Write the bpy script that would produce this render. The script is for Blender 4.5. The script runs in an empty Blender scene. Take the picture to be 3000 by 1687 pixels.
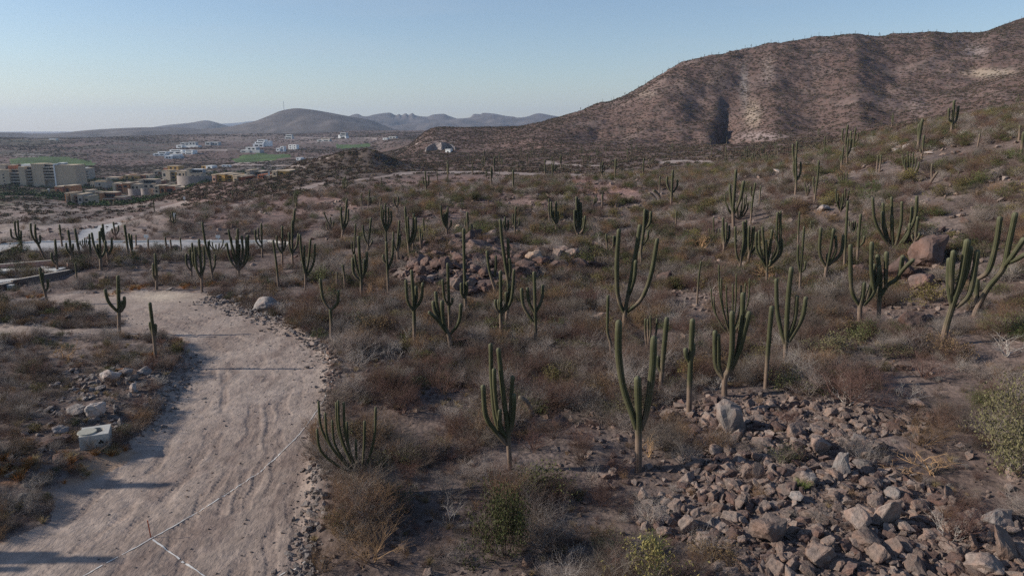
import bpy, bmesh, math, random
import numpy as np
from mathutils import Vector, Matrix
R = math.radians
S = bpy.context.scene
COL = S.collection

# ---------------------------------------------------------------- camera
PITCH = R(12.3); HC = 13.0; F = 2142.0
cam_d = bpy.data.cameras.new("camera"); cam = bpy.data.objects.new("camera", cam_d); COL.objects.link(cam)
cam.location = (0, 0, HC); cam.rotation_euler = (math.pi/2 - PITCH, 0, 0)
cam_d.sensor_width = 36; cam_d.lens = F/3000*36; cam_d.clip_start = .5; cam_d.clip_end = 60000
S.camera = cam
# ---------------------------------------------------------------- sky and sun
SUN_EL, SUN_AZ = 25.0, -90.0            # azimuth measured from the view direction, negative = left
w = bpy.data.worlds.new("World"); S.world = w; w.use_nodes = True
nt = w.node_tree; nt.nodes.clear()
sky = nt.nodes.new("ShaderNodeTexSky"); sky.sky_type = 'NISHITA'; sky.sun_disc = False
sky.sun_elevation = R(SUN_EL); sky.sun_rotation = R(SUN_AZ)
sky.air_density = 1.0; sky.dust_density = .35; sky.ozone_density = 2.5; sky.altitude = 50
bg = nt.nodes.new("ShaderNodeBackground"); bg.inputs[1].default_value = .108
wo = nt.nodes.new("ShaderNodeOutputWorld")
tint = nt.nodes.new("ShaderNodeMix"); tint.data_type = 'RGBA'; tint.blend_type = 'MULTIPLY'; tint.inputs[0].default_value = 1; tint.inputs[7].default_value = (1.0, .985, 1.02, 1)
cir = nt.nodes.new("ShaderNodeTexNoise"); cir.inputs["Scale"].default_value = 2.2; cir.inputs["Detail"].default_value = 6; cmap = nt.nodes.new("ShaderNodeMapping"); cmap.inputs["Scale"].default_value = (1, .6, 9); cco = nt.nodes.new("ShaderNodeTexCoord")
crm = nt.nodes.new("ShaderNodeMapRange"); crm.inputs[1].default_value = .48; crm.inputs[2].default_value = .8; crm.inputs[4].default_value = .24
veil = nt.nodes.new("ShaderNodeMix"); veil.data_type = 'RGBA'; veil.inputs[7].default_value = (4.2, 4.7, 5.2, 1)      # thin high cirrus
for a_, b_ in ((cco.outputs["Generated"], cmap.inputs[0]), (cmap.outputs[0], cir.inputs["Vector"]), (cir.outputs["Fac"], crm.inputs[0]), (crm.outputs[0], veil.inputs[0]), (sky.outputs[0], tint.inputs[6]), (tint.outputs[2], veil.inputs[6]), (veil.outputs[2], bg.inputs[0])): nt.links.new(a_, b_); nt.links.new(bg.outputs[0], wo.inputs[0])
sl = bpy.data.lights.new("sun", 'SUN'); sl.energy = 4.9; sl.angle = R(.9); sl.color = (1, .91, .79)
so = bpy.data.objects.new("sun", sl); COL.objects.link(so)
sdir = Vector((math.sin(R(SUN_AZ))*math.cos(R(SUN_EL)), math.cos(R(SUN_AZ))*math.cos(R(SUN_EL)), math.sin(R(SUN_EL))))
so.rotation_euler = sdir.to_track_quat('Z', 'Y').to_euler(); so.location = (-50, 0, 80)
S.view_settings.view_transform = 'Standard'; S.view_settings.look = 'None'
S.view_settings.exposure = .2; S.view_settings.gamma = 1
S.cycles.max_bounces = 5; S.cycles.diffuse_bounces = 2; S.cycles.volume_bounces = 0
S.cycles.use_denoising = False

# ---------------------------------------------------------------- helpers
rng = np.random.default_rng(7); random.seed(7)
cp, sp = math.cos(PITCH), math.sin(PITCH)
def ray(px, row):
    a = (np.asarray(px, float) - 1500)/F; b = (843.5 - np.asarray(row, float))/F
    return a, cp + b*sp, -sp + b*cp
def project(x, y, z):
    h = z - HC; fw = y*cp - h*sp; up = y*sp + h*cp
    fw = np.where(fw < .1, .1, fw)
    return 1500 + F*x/fw, 843.5 - F*up/fw, fw
def hash2(ix, iy, seed):
    n = (ix.astype(np.int64)*374761393 + iy.astype(np.int64)*668265263 + seed*1442695041) & 0xffffffff
    n = ((n ^ (n >> 13))*1274126177) & 0xffffffff
    n = ((n ^ (n >> 15))*2246822519) & 0xffffffff
    return ((n ^ (n >> 16)) & 0xffff)/65535.0
def vnoise(x, y, seed=0):
    ix = np.floor(x); iy = np.floor(y); fx = x - ix; fy = y - iy
    fx = fx*fx*(3 - 2*fx); fy = fy*fy*(3 - 2*fy)
    a = hash2(ix, iy, seed); b = hash2(ix+1, iy, seed); c = hash2(ix, iy+1, seed); d = hash2(ix+1, iy+1, seed)
    return (a + (b-a)*fx)*(1-fy) + (c + (d-c)*fx)*fy
def fbm(x, y, seed=0, oct=4, gain=.5):
    s = 0; a = 1; t = 0
    for o in range(oct):
        s = s + a*(vnoise(x*2**o + 17.3*o, y*2**o - 9.1*o, seed+o) - .5); t += a*.5; a *= gain
    return s/t
def inpoly(px, py, poly):
    r = np.zeros(np.shape(px), bool); n = len(poly)
    for i in range(n):
        x0, y0 = poly[i]; x1, y1 = poly[(i+1) % n]
        if y0 == y1: continue
        c = ((py >= min(y0, y1)) & (py < max(y0, y1)))
        r ^= c & (px < x0 + (py - y0)*(x1 - x0)/(y1 - y0))
    return r
def dline(px, py, pts):
    d = np.full(np.shape(px), 1e9)
    for (x0, y0), (x1, y1) in zip(pts[:-1], pts[1:]):
        ux, uy = x1-x0, y1-y0; L = ux*ux + uy*uy
        t = np.clip(((px-x0)*ux + (py-y0)*uy)/L, 0, 1)
        d = np.minimum(d, np.hypot(px-x0-t*ux, py-y0-t*uy))
    return d
def lerp0(a, b, t): return a + (b-a)*t
def smooth(a, b, x):
    t = np.clip((x-a)/(b-a), 0, 1); return t*t*(3-2*t)
def pchip(x, y, xq):
    """monotone cubic; y may be (n, m)"""
    x = np.asarray(x, float); y = np.asarray(y, float)
    if y.ndim == 1: y = y[:, None]; flat = True
    else: flat = False
    h = np.diff(x)[:, None]; d = np.diff(y, axis=0)/h
    m = np.zeros_like(y); w1 = 2*h[1:] + h[:-1]; w2 = h[1:] + 2*h[:-1]
    with np.errstate(divide='ignore', invalid='ignore'):
        hm = (w1 + w2)/(w1/d[:-1] + w2/d[1:])
    m[1:-1] = np.where(d[:-1]*d[1:] > 0, hm, 0); m[0] = d[0]; m[-1] = d[-1]
    xq = np.clip(xq, x[0], x[-1]); i = np.clip(np.searchsorted(x, xq) - 1, 0, len(x)-2)
    t = ((xq - x[i])/h[i, 0])[:, None]; H = h[i]
    r = (2*t**3-3*t**2+1)*y[i] + (t**3-2*t**2+t)*H*m[i] + (-2*t**3+3*t**2)*y[i+1] + (t**3-t**2)*H*m[i+1]
    return r[:, 0] if flat else r

# ---------------------------------------------------------------- materials
def mat_new(name):
    m = bpy.data.materials.new(name); m.use_nodes = True
    t = m.node_tree; b = t.nodes["Principled BSDF"]; b.inputs["Roughness"].default_value = .9
    b.inputs["Specular IOR Level"].default_value = .15
    return m, t, b
def noise_node(t, scale, detail=4, vec=None, rough=.6):
    n = t.nodes.new("ShaderNodeTexNoise"); n.inputs["Scale"].default_value = scale
    n.inputs["Detail"].default_value = detail; n.inputs["Roughness"].default_value = rough
    if vec is not None: t.links.new(vec, n.inputs["Vector"])
    return n
def ramp(t, fac, stops):
    r = t.nodes.new("ShaderNodeValToRGB"); e = r.color_ramp.elements
    while len(e) < len(stops): e.new(.5)
    for k, (p, c) in enumerate(stops):
        e[k].position = p; e[k].color = (*c, 1) if len(c) == 3 else c
    t.links.new(fac, r.inputs[0]); return r
def mix(t, a, b, fac, mode='MIX'):
    m = t.nodes.new("ShaderNodeMix"); m.data_type = 'RGBA'; m.blend_type = mode
    for s, v in ((m.inputs[0], fac), (m.inputs[6], a), (m.inputs[7], b)):
        if hasattr(v, "is_linked"): t.links.new(v, s)
        else: s.default_value = v if not isinstance(v, tuple) else (*v[:3], 1)
    return m.outputs[2]
def bump(t, b, h, strength, dist):
    n = t.nodes.new("ShaderNodeBump"); n.inputs["Strength"].default_value = strength; n.inputs["Distance"].default_value = dist
    t.links.new(h, n.inputs["Height"]); t.links.new(n.outputs[0], b.inputs["Normal"])
def obj_coord(t):
    return t.nodes.new("ShaderNodeTexCoord").outputs["Object"]
def m_ground(name, gravel=1.0, stretch=None, bd=.05):
    m, t, b = mat_new(name); a = t.nodes.new("ShaderNodeAttribute"); a.attribute_name = "Col"
    oc = obj_coord(t)
    n1 = noise_node(t, 2.2, 8, oc, .7); n2 = noise_node(t, .35, 5, oc)
    v = t.nodes.new("ShaderNodeTexVoronoi"); v.inputs["Scale"].default_value = 4.5; t.links.new(oc, v.inputs["Vector"])
    k = ramp(t, n1.outputs["Fac"], [(.28, (.45,)*3), (.5, (.95,)*3), (.75, (1.5,)*3)])
    k2 = ramp(t, n2.outputs["Fac"], [(.3, (.8, .78, .78)), (.7, (1.18, 1.2, 1.2))])
    c = mix(t, a.outputs["Color"], k.outputs[0], gravel, 'MULTIPLY'); c = mix(t, c, k2.outputs[0], .8, 'MULTIPLY')
    t.links.new(c, b.inputs["Base Color"])
    h = t.nodes.new("ShaderNodeMath"); h.operation = 'MULTIPLY_ADD'
    src = n1.outputs["Fac"]
    if stretch:
        mp = t.nodes.new("ShaderNodeMapping"); mp.inputs["Scale"].default_value = stretch; mp.inputs["Rotation"].default_value = (0, 0, R(-12))
        t.links.new(oc, mp.inputs["Vector"]); n3 = noise_node(t, 1.0, 6, mp.outputs[0], .65); src = n3.outputs["Fac"]
    t.links.new(v.outputs["Distance"], h.inputs[0]); h.inputs[1].default_value = -.5 if not stretch else -.15
    t.links.new(src, h.inputs[2]); bump(t, b, h.outputs[0], 1.0, bd)
    return m
def m_plain(name, c, var=.25, scale=6, bstr=.3, bd=.02, rough=.9, rand=0.0):
    m, t, b = mat_new(name); oc = obj_coord(t); n = noise_node(t, scale, 6, oc)
    lo = tuple(x*(1-var) for x in c); hi = tuple(min(1, x*(1+var)) for x in c)
    r = ramp(t, n.outputs["Fac"], [(.3, lo), (.7, hi)]); col = r.outputs[0]
    if rand:
        oi = t.nodes.new("ShaderNodeObjectInfo")
        rr = ramp(t, oi.outputs["Random"], [(0, (1-rand, 1-rand, 1-rand)), (.5, (1, .93, .9)), (1, (1+rand, 1+rand, 1+rand*.9))])
        col = mix(t, col, rr.outputs[0], 1.0, 'MULTIPLY')
    t.links.new(col, b.inputs["Base Color"]); b.inputs["Roughness"].default_value = rough
    if bstr: bump(t, b, n.outputs["Fac"], bstr, bd)
    return m
def m_attr(name, rough=.8, var=.15, scale=8):
    m, t, b = mat_new(name); a = t.nodes.new("ShaderNodeAttribute"); a.attribute_name = "Col"
    n = noise_node(t, scale, 5, obj_coord(t)); k = ramp(t, n.outputs["Fac"], [(.3, (1-var,)*3), (.7, (1+var,)*3)])
    t.links.new(mix(t, a.outputs["Color"], k.outputs[0], 1.0, 'MULTIPLY'), b.inputs["Base Color"])
    b.inputs["Roughness"].default_value = rough
    return m

# ---------------------------------------------------------------- object helpers
def link(o, parent=None):
    COL.objects.link(o)
    if parent is not None: o.parent = parent
    return o
def tag(o, label=None, cat=None, group=None, kind=None):
    if label: o["label"] = label
    if cat: o["category"] = cat
    if group: o["group"] = group
    if kind: o["kind"] = kind
    return o
def empty(name, loc=(0, 0, 0), rz=0):
    o = bpy.data.objects.new(name, None); o.location = loc; o.rotation_euler = (0, 0, rz); o.empty_display_size = .2
    return link(o)
def mesh_np(name, V, Fc, mat=None, col=None, smoothf=False):
    """V (n,3); Fc (m,k) array, all faces with k corners"""
    V = np.ascontiguousarray(V, np.float32); Fc = np.ascontiguousarray(Fc, np.int32); k = Fc.shape[1]
    me = bpy.data.meshes.new(name); me.vertices.add(len(V)); me.vertices.foreach_set("co", V.ravel())
    me.loops.add(Fc.size); me.loops.foreach_set("vertex_index", Fc.ravel())
    me.polygons.add(len(Fc)); me.polygons.foreach_set("loop_start", np.arange(0, Fc.size, k, dtype=np.int32))
    if smoothf: me.polygons.foreach_set("use_smooth", np.ones(len(Fc), bool))
    if col is not None:
        a = me.color_attributes.new("Col", 'FLOAT_COLOR', 'POINT')
        a.data.foreach_set("color", np.hstack([col, np.ones((len(V), 1))]).astype(np.float32).ravel())
    me.update(calc_edges=True)
    if mat: me.materials.append(mat)
    return me
def obj(name, me, parent=None, loc=None):
    o = bpy.data.objects.new(name, me)
    if loc is not None: o.location = loc
    return link(o, parent)
class MB:
    def __init__(s): s.v = []; s.f = []
    def box(s, x0, x1, y0, y1, z0, z1):
        b = len(s.v); s.v += [(x, y, z) for z in (z0, z1) for x, y in ((x0, y0), (x1, y0), (x1, y1), (x0, y1))]
        s.f += [tuple(b+i for i in q) for q in ((3, 2, 1, 0), (4, 5, 6, 7), (0, 1, 5, 4), (1, 2, 6, 5), (2, 3, 7, 6), (3, 0, 4, 7))]
        return s
    def hexa(s, bot, top):
        b = len(s.v); s.v += list(bot) + list(top)
        s.f += [tuple(b+i for i in q) for q in ((3, 2, 1, 0), (4, 5, 6, 7), (0, 1, 5, 4), (1, 2, 6, 5), (2, 3, 7, 6), (3, 0, 4, 7))]
        return s
    def build(s, name, mat, parent=None, loc=None):
        me = bpy.data.meshes.new(name); me.from_pydata(s.v, [], s.f); me.update(); me.materials.append(mat)
        return obj(name, me, parent, loc)

# ---------------------------------------------------------------- terrain profiles: distance + picture row (r) or height (z)
LEFT = "8z0 45z0 60z-.4 75z-1.4 88z-2 101z-2 "
MID = "8z0 60z0 99z.3 "
PROF = {
 -900: LEFT+"140z-9 200z-18 300z-30 600z-36 1000z-34 1500z-24 1900z-12 2600z-40 4000z-45 16000z-45",
 0: LEFT+"120r690 150r667 200r640 280r615 400r590 520r572 620r556 750r530 900r500 1100r478 1200r468 1350r455 1700r425 1900r408 2200r410 2700z-50 4000z-45 16000z-45",
 300: LEFT+"120r688 140r668 180r645 240r622 310r609 420r598 550r575 650r548 800r515 1000r490 1300r460 1700r425 1950r406 2200r407 2700z-50 4000z-45 16000z-45",
 450: LEFT+"112z-2 130r652 200r618 260r598 330r582 400r589 450r580 560r560 620r545 700r530 900r495 1200r465 1500r445 1800r424 2100r403 2300r401 2900z-50 4000z-45 16000z-45",
 600: LEFT+"104z-2 113z-.9 150r622 200r590 260r560 320r538 400r546 470r545 600r528 750r505 900r488 1100r470 1300r452 1700r425 2000r405 2300r397 2900z-40 4000z-45 16000z-45",
 800: LEFT+"104z-1.8 114z-.8 150r602 200r560 260r528 320r508 380r515 500z-30 700r505 800r490 950r478 1100r465 1300r450 1700r428 2100r400 2400r392 3000z-40 4000z-45 16000z-45",
 900: "8z0 45z0 60z-.3 75z-1 88z-1.6 101z-1.5 130z-1.2 180r565 230r528 280r496 312r469 380z-10 500z-25 800r480 1000r465 1300r445 1700r420 2100r398 2400r390 3000z-40 4000z-45 16000z-45",
 1040: "8z0 60z0 99z-.3 130z-.3 180r554 230r518 265r490 295r439 345z-4 500z-22 800r468 1200r440 1700r411 2100r393 2400r387 3000z-40 4000z-45 16000z-45",
 1120: MID+"130z.2 180r547 230r514 263r494 293r472 345z-4 460z-16 600r464 900r442 1600r407 2100r390 2400r385 3000z-40 4000z-45 16000z-45",
 1000: "8z0 60z0 99z-.6 130z-.6 180r558 230r520 268r492 298r452 360z-5 500z-25 800r470 1200r440 1700r412 2100r395 2400r388 3000z-40 4000z-45 16000z-45",
 1075: MID+"130z0 180r550 230r515 262r490 292r437 340z-2 450z-20 800r465 1200r440 1700r410 2100r392 2400r386 3000z-40 4000z-45 16000z-45",
 1160: MID+"130z.5 180r545 230r513 265r495 300r470 350z-5 480r470 600r462 900r440 1500r405 2100r387 2400r384 3000z-40 4000z-45 16000z-45",
 1280: MID+"130z1 180r540 230r512 300r495 380r480 450r465 520r450 560r442 620r415 700r385 750r374 900z5 1500z-10 2400r384 3000z-40 4000z-45 16000z-45",
 1400: MID+"130z1.5 180r535 230r510 300r490 380r470 450r458 520r445 620r415 700r388 750r374 900z5 1500z-10 2400r384 3000z-40 4000z-45 16000z-45",
 1500: MID+"130z2 180r530 230r505 300r485 380r465 450r448 520r430 600r405 680r380 740r373 900z8 1500z0 2400r378 3000z-20 4000z-45 16000z-45",
 1640: MID+"130z2.5 180r525 230r500 300r478 380r460 450r440 550r400 700r347 850z25 1500z10 3000z0 4000z-45 16000z-45",
 1750: MID+"130z2.8 180r520 230r496 300r472 380r455 450r435 560r385 720r304 900z30 1500z10 3000z0 4000z-45 16000z-45",
 1863: MID+"130z3.2 180r515 230r492 300r467 380r448 440r430 570r365 740r257 900z45 1500z10 3000z0 4000z-45 16000z-45",
 1980: MID+"130z3.6 180r505 230r485 300r462 380r445 430r428 580r340 770r191 950z70 1500z10 3000z0 4000z-45 16000z-45",
 2073: "8z0 50z.3 75z1.5 100z3.6 130z4 180r492 230r475 300r455 370r440 420r425 600r325 800r162 1000z85 1500z10 3000z0 4000z-45 16000z-45",
 2166: "8z0 50z.5 75z2 100z4.3 130z4.8 180r485 230r465 300r450 370r436 420r420 620r305 830r148 1000z90 1500z10 3000z0 4000z-45 16000z-45",
 2329: "8z0 45z.6 60z1.5 80z3.8 100z5.5 130z6.2 180r465 230r445 280r432 350r422 420r410 640r285 860r125 1000z100 1500z10 3000z0 4000z-45 16000z-45",
 2480: "8z0 45z1 60z2 80z4.6 100z7 130z8.3 150z9 190r420 240r403 330z7 420r402 640r270 870r115 1000z110 1500z10 3000z0 4000z-45 16000z-45",
 2620: "8z0 45z1.2 60z2.5 80z5.5 100z8.3 130z10.5 160r405 210r374 300z11 420r372 640r262 880r104 1000z115 1500z10 3000z0 4000z-45 16000z-45",
 2690: "8z0 45z1.3 60z2.7 80z6 100z9 130z11.5 165r380 190r366 280z12 420r355 640r250 880r97 1000z115 1500z10 3000z0 4000z-45 16000z-45",
 2760: "8z0 30z.4 45z1.5 60z3 80z6.5 100z9.5 130z12.5 170r358 260z13 420r342 640r245 880r110 1000z115 1500z10 3000z0 4000z-45 16000z-45",
 2824: "8z0 30z.5 45z1.6 60z3.2 80z7 100z10 130z13.2 168r350 255z13.5 420r332 640r238 880r114 1000z115 1500z10 3000z0 4000z-45 16000z-45",
 2888: "8z0 30z.6 45z1.7 60z3.6 80z7.4 100z10.5 130z14 160r340 250z14 420r320 640r225 880r92 1000z120 1500z10 3000z0 4000z-45 16000z-45",
 3000: "8z0 30z.7 45z1.9 60z4 80z8 100z11.2 130z14.8 155r324 250z15 420r300 640r212 880r84 1000z130 1500z10 3000z0 4000z-45 16000z-45",
 3200: "8z0 30z.8 45z2.1 60z4.5 80z8.6 100z12 130z15.6 155z17 250z18 420z38 640z76 880r96 1000z130 1500z10 3000z0 4000z-45 16000z-45",
 3900: "8z0 30z1 45z3 60z6 80z10 100z14 130z18 160z20 250z22 420z42 640z76 880z122 1000z120 1500z10 3000z0 4000z-45 16000z-45",
}
rr = [7.0]
while rr[-1] < 15800:
    d = rr[-1]; rr.append(d + (max(.08, min(d*d/9500, .0042*d)) if d < 900 else .02*d))
DD = np.array(rr); LD = np.log(DD)
AZ = np.concatenate([np.arange(-58, -38, .5), np.arange(-38, 38, .082), np.arange(38, 58.1, .5)])*math.pi/180
TA = np.tan(AZ)
cols, prof = [], []
import re
for c, s in PROF.items():
    ta = (c-1500)/F*cp; ca = math.cos(math.atan(ta)); pts = []
    for d, k, v in re.findall(r"([\d.]+)([rz])(-?[\d.]+)", s):
        d = float(d); v = float(v)
        pts.append((math.log(d), v if k == 'z' else HC + d*ca*math.tan(math.atan((843.5-v)/F) - PITCH)))
    pts = np.array(pts); cols.append(ta); prof.append(pchip(pts[:, 0], pts[:, 1], LD))
ZZ = pchip(np.array(cols), np.array(prof), TA)            # (naz, nd)
D2, A2 = np.meshgrid(DD, AZ); X = D2*np.sin(A2); Y = D2*np.cos(A2)
def blur(a, ka, kd):
    a = a.astype(float)
    for ax, k in ((0, ka), (1, kd)):
        if k == 0: continue
        for _ in range(2):
            p = np.pad(a, [(k+1, k) if i == ax else (0, 0) for i in range(2)], mode='edge'); c = np.cumsum(p, axis=ax)
            a = (np.take(c, range(2*k+1, c.shape[ax]), axis=ax) - np.take(c, range(0, c.shape[ax]-2*k-1), axis=ax))/(2*k+1)
    return a
ZZ = lerp0(ZZ, blur(ZZ, 45, 0), 1-smooth(110, 175, D2))
PXb, PYb, _ = project(X, Y, ZZ)
# ---------------------------------------------------------------- zones drawn on the ground
ROAD = [(-300, 1900), (-300, 1640), (0, 1590), (130, 1530), (150, 1440), (260, 1365), (360, 1310), (430, 1240), (490, 1150), (535, 1080), (545, 1030), (500, 1005), (420, 995), (300, 985), (0, 990), (-250, 992), (-250, 850), (0, 855), (120, 862), (250, 868), (400, 856), (470, 850), (600, 858), (680, 885), (760, 925), (860, 960), (940, 1000), (975, 1060), (970, 1130), (950, 1210), (915, 1290), (925, 1390), (905, 1500), (885, 1600), (870, 1900)]
ISLE = [(-250, 905), (0, 900), (150, 890), (300, 912), (375, 940), (330, 962), (0, 962), (-250, 965)]
PAVED = [(-400, 730), (0, 714), (100, 709), (224, 706.5), (786, 706), (850, 712), (862, 719), (786, 730), (524, 735), (300, 737), (150, 736), (70, 733), (0, 741), (-400, 760)]
LANE = [(227, 706.2), (229, 690), (240, 675), (285, 662), (335, 651), (372, 651), (340, 668), (310, 682), (295, 706.2)]
GREENS = [[(676, 469), (705, 456), (770, 452), (850, 458), (853, 466), (800, 471), (700, 479)], [(30, 467), (120, 464), (200, 465), (280, 474), (270, 482), (200, 483), (120, 478), (30, 474)],
          [(985, 420), (1080, 418), (1085, 425), (1030, 430), (985, 428)]]
TRACKS = [([(-60, 705), (0, 692), (150, 668), (300, 655), (420, 628), (545, 592)], 12), ([(505, 652), (620, 618), (760, 585), (860, 556), (960, 535)], 7),
          ([(-20, 690), (60, 660), (60, 630)], 9), ([(0, 704), (150, 680), (260, 667)], 3), ([(1040, 530), (1150, 512), (1220, 506), (1400, 508), (1550, 511), (1700, 514)], 6),
          ([(1600, 476), (1700, 482), (1780, 490)], 5), ([(1930, 478), (2010, 472), (2100, 478), (2230, 484), (2330, 488)], 7),
          ([(500, 502), (560, 500), (700, 482), (850, 472), (960, 462)], 3), ([(640, 487), (760, 485), (850, 488), (900, 496)], 2.5), ([(1150, 440), (1220, 425), (1290, 414), (1330, 418)], 2),
          ([(880, 404), (1000, 402), (1100, 408)], 2), ([(540, 449), (620, 449), (700, 446)], 2)]
SCREE = [(1900, 1180), (2100, 1160), (2300, 1170), (2560, 1180), (2700, 1230), (2640, 1330), (2660, 1420), (2760, 1480), (2900, 1530), (3100, 1500), (3100, 1900), (2080, 1900), (1990, 1620), (1960, 1480), (2060, 1360), (2050, 1260)]
PILE = [(1140, 800), (1200, 740), (1330, 700), (1450, 700), (1520, 740), (1720, 740), (1750, 790), (1600, 830), (1500, 870), (1330, 880), (1180, 850)]
jit = 26*fbm(X*.5, Y*.5, 3, 4)+14*fbm(X*2.5, Y*2.5, 4, 3)
jx, jy = PXb + jit*40/np.maximum(D2, 25), PYb + jit*.6*40/np.maximum(D2, 25)
near = D2 < 75
road = near & inpoly(jx, jy, ROAD) & ~inpoly(jx, jy, ISLE)
PXn, PYn = PXb, PYb
midz = (D2 > 70) & (D2 < 115)
paved = midz & inpoly(PXn, PYn, PAVED); lane = (D2 > 85) & (D2 < 200) & inpoly(PXn, PYn, LANE)
green = np.zeros(X.shape, bool)
for g in GREENS: green |= (D2 > 500) & inpoly(PXn, PYn, g)
visible_rank = np.maximum.accumulate(-PYb, axis=1) <= -PYb + 1.5    # not hidden behind nearer ground
track = np.zeros(X.shape, bool)
for pts, wd in TRACKS: track |= (D2 > 105) & visible_rank & (dline(PXn, PYn, pts) < wd*.5*(1+.4*fbm(X*.1, Y*.1, 9, 2)))
rb = blur(road, 7, 6); flat = np.maximum(rb, blur(paved | lane, 3, 3))
# relief
n_big = fbm(X/9, Y/9, 11, 4); n_sm = fbm(X/1.6, Y/1.6, 21, 4); n_hill = fbm(X/55, Y/55, 31, 5)
amp = smooth(10, 40, D2)*.45
Zt = ZZ + (1-flat)*(n_big*amp + n_sm*.16)
Zt += smooth(150, 350, D2)*(1-smooth(1200, 2200, D2))*fbm(X/22, Y/22, 41, 4)*1.6
Zt += flat*(fbm(X/5, Y/5, 5, 2)*.08 + near*fbm(X/.4, Y/.45, 51, 4)*.035)
def flatp(px, row):
    dx, dy, dz = ray(px, row); t = -HC/dz; return float(dx*t), float(dy*t)
RUTS = [[(700, 1720), (735, 1400), (790, 1200), (800, 1080), (720, 980), (560, 905)], [(590, 1720), (650, 1400), (715, 1180), (690, 1040), (600, 950), (430, 890)], [(865, 1720), (868, 1500), (850, 1300), (895, 1130), (860, 1040), (740, 950)],
        [(330, 1720), (560, 1420), (690, 1230), (740, 1090), (650, 980), (500, 910)], [(200, 1700), (420, 1450), (590, 1240), (640, 1080), (560, 980), (380, 885), (100, 872)], [(780, 1720), (800, 1450), (840, 1250), (850, 1120), (790, 1020), (640, 925)], [(60, 1680), (300, 1500), (500, 1280), (590, 1130), (580, 1040)]]
RT = np.zeros(X.shape); jn = int(np.searchsorted(DD, 75)); xs, ys = X[:, :jn], Y[:, :jn]
for q_ in RUTS:
    w_ = [flatp(*v) for v in q_]
    for off in (-.8, .8):
        dd_ = dline(xs + off + .35*fbm(xs/2, ys/2, 62, 2), ys, w_); brk = smooth(-.15, .25, fbm(xs/1.1, ys/2.5, 63 + len(q_), 3))
        RT[:, :jn] = np.maximum(RT[:, :jn], (1-smooth(.10, .24, dd_))*brk)
Zt -= road*RT*(.03 - .022*np.sin((Y*1.0+X*.3)*2*math.pi/.22))
Zt -= near*rb*.12*smooth(0, 1, rb)
leftisle = inpoly(PXb, PYb, [(-400, 1000), (300, 990), (500, 1005), (545, 1030), (535, 1080), (490, 1150), (430, 1240), (360, 1310), (260, 1365), (150, 1440), (0, 1500), (-400, 1560)]) & near
Zt += blur(leftisle & ~road, 12, 12)*.4
Zt += blur(near & inpoly(PXb, PYb, [(930, 1340), (1060, 1370), (1150, 1450), (1130, 1560), (960, 1600), (920, 1500)]), 8, 8)*.5
Zt += blur(inpoly(PXb, PYb, PILE) & (D2 < 130), 12, 10)*1.3
# the big hill: gullies and spurs running down the slope
def gully(a0, a1, wdt, depth, d0, d1, asym=.5):
    t = np.clip((D2-430)/(850-430), 0, 1); c = (a1 + (a0-a1)*t - 1500)/F*cp
    u = (np.tan(A2) - c)*F/wdt
    return -depth*np.exp(-np.abs(u)**1.6*np.where(u > 0, 1, asym))*smooth(d0, d0+60, D2)*(1-smooth(d1, d1+90, D2))
Zt += gully(2185, 2172, 70, 7, 400, 740) + gully(2140, 2115, 34, 11, 410, 590, 2.0) + gully(2345, 2450, 130, 4, 440, 760, .3) + gully(2760, 2850, 130, 5, 440, 780, .4)
Zt += gully(2560, 2620, 60, 3, 430, 800) + gully(1900, 1790, 60, 5, 470, 700) + gully(1990, 1930, 50, 3, 450, 720) + gully(2075, 2010, 40, 3, 440, 700) + gully(2660, 2730, 50, 4, 430, 800)
Zt += gully(2250, 2270, 60, -5, 420, 760) + gully(2480, 2520, 60, -7, 430, 800) + gully(1830, 1700, 60, 6, 480, 680)
hillm = smooth(420, 520, D2)*(1-smooth(950, 1200, D2))*smooth(.02, .12, np.tan(A2))
Zt += hillm*(n_hill*4.5 + fbm(X/14, Y/14, 61, 4)*2.6)
mesa = smooth(650, 900, D2)*(1-smooth(2300, 2700, D2))*(1-smooth(.0, .1, np.tan(A2)))
Zt += mesa*(fbm(X/160, Y/160, 71, 4)*7)
Z = Zt
PX, PY, _ = project(X, Y, Z)
def zat(x, y):
    d = np.hypot(x, y); a = np.arctan2(x, y)
    i = np.clip(np.interp(a, AZ, np.arange(len(AZ))), 0, len(AZ)-1.001); j = np.clip(np.interp(d, DD, np.arange(len(DD))), 0, len(DD)-1.001)
    i0 = i.astype(int) if hasattr(i, 'astype') else int(i); j0 = j.astype(int) if hasattr(j, 'astype') else int(j); fi = i-i0; fj = j-j0
    return (Z[i0, j0]*(1-fi) + Z[i0+1, j0]*fi)*(1-fj) + (Z[i0, j0+1]*(1-fi) + Z[i0+1, j0+1]*fi)*fj
def grid_at(G, x, y):
    i = np.rint(np.interp(np.arctan2(x, y), AZ, np.arange(len(AZ)))).astype(int); j = np.rint(np.interp(np.hypot(x, y), DD, np.arange(len(DD)))).astype(int)
    return G[i, j]
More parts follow.
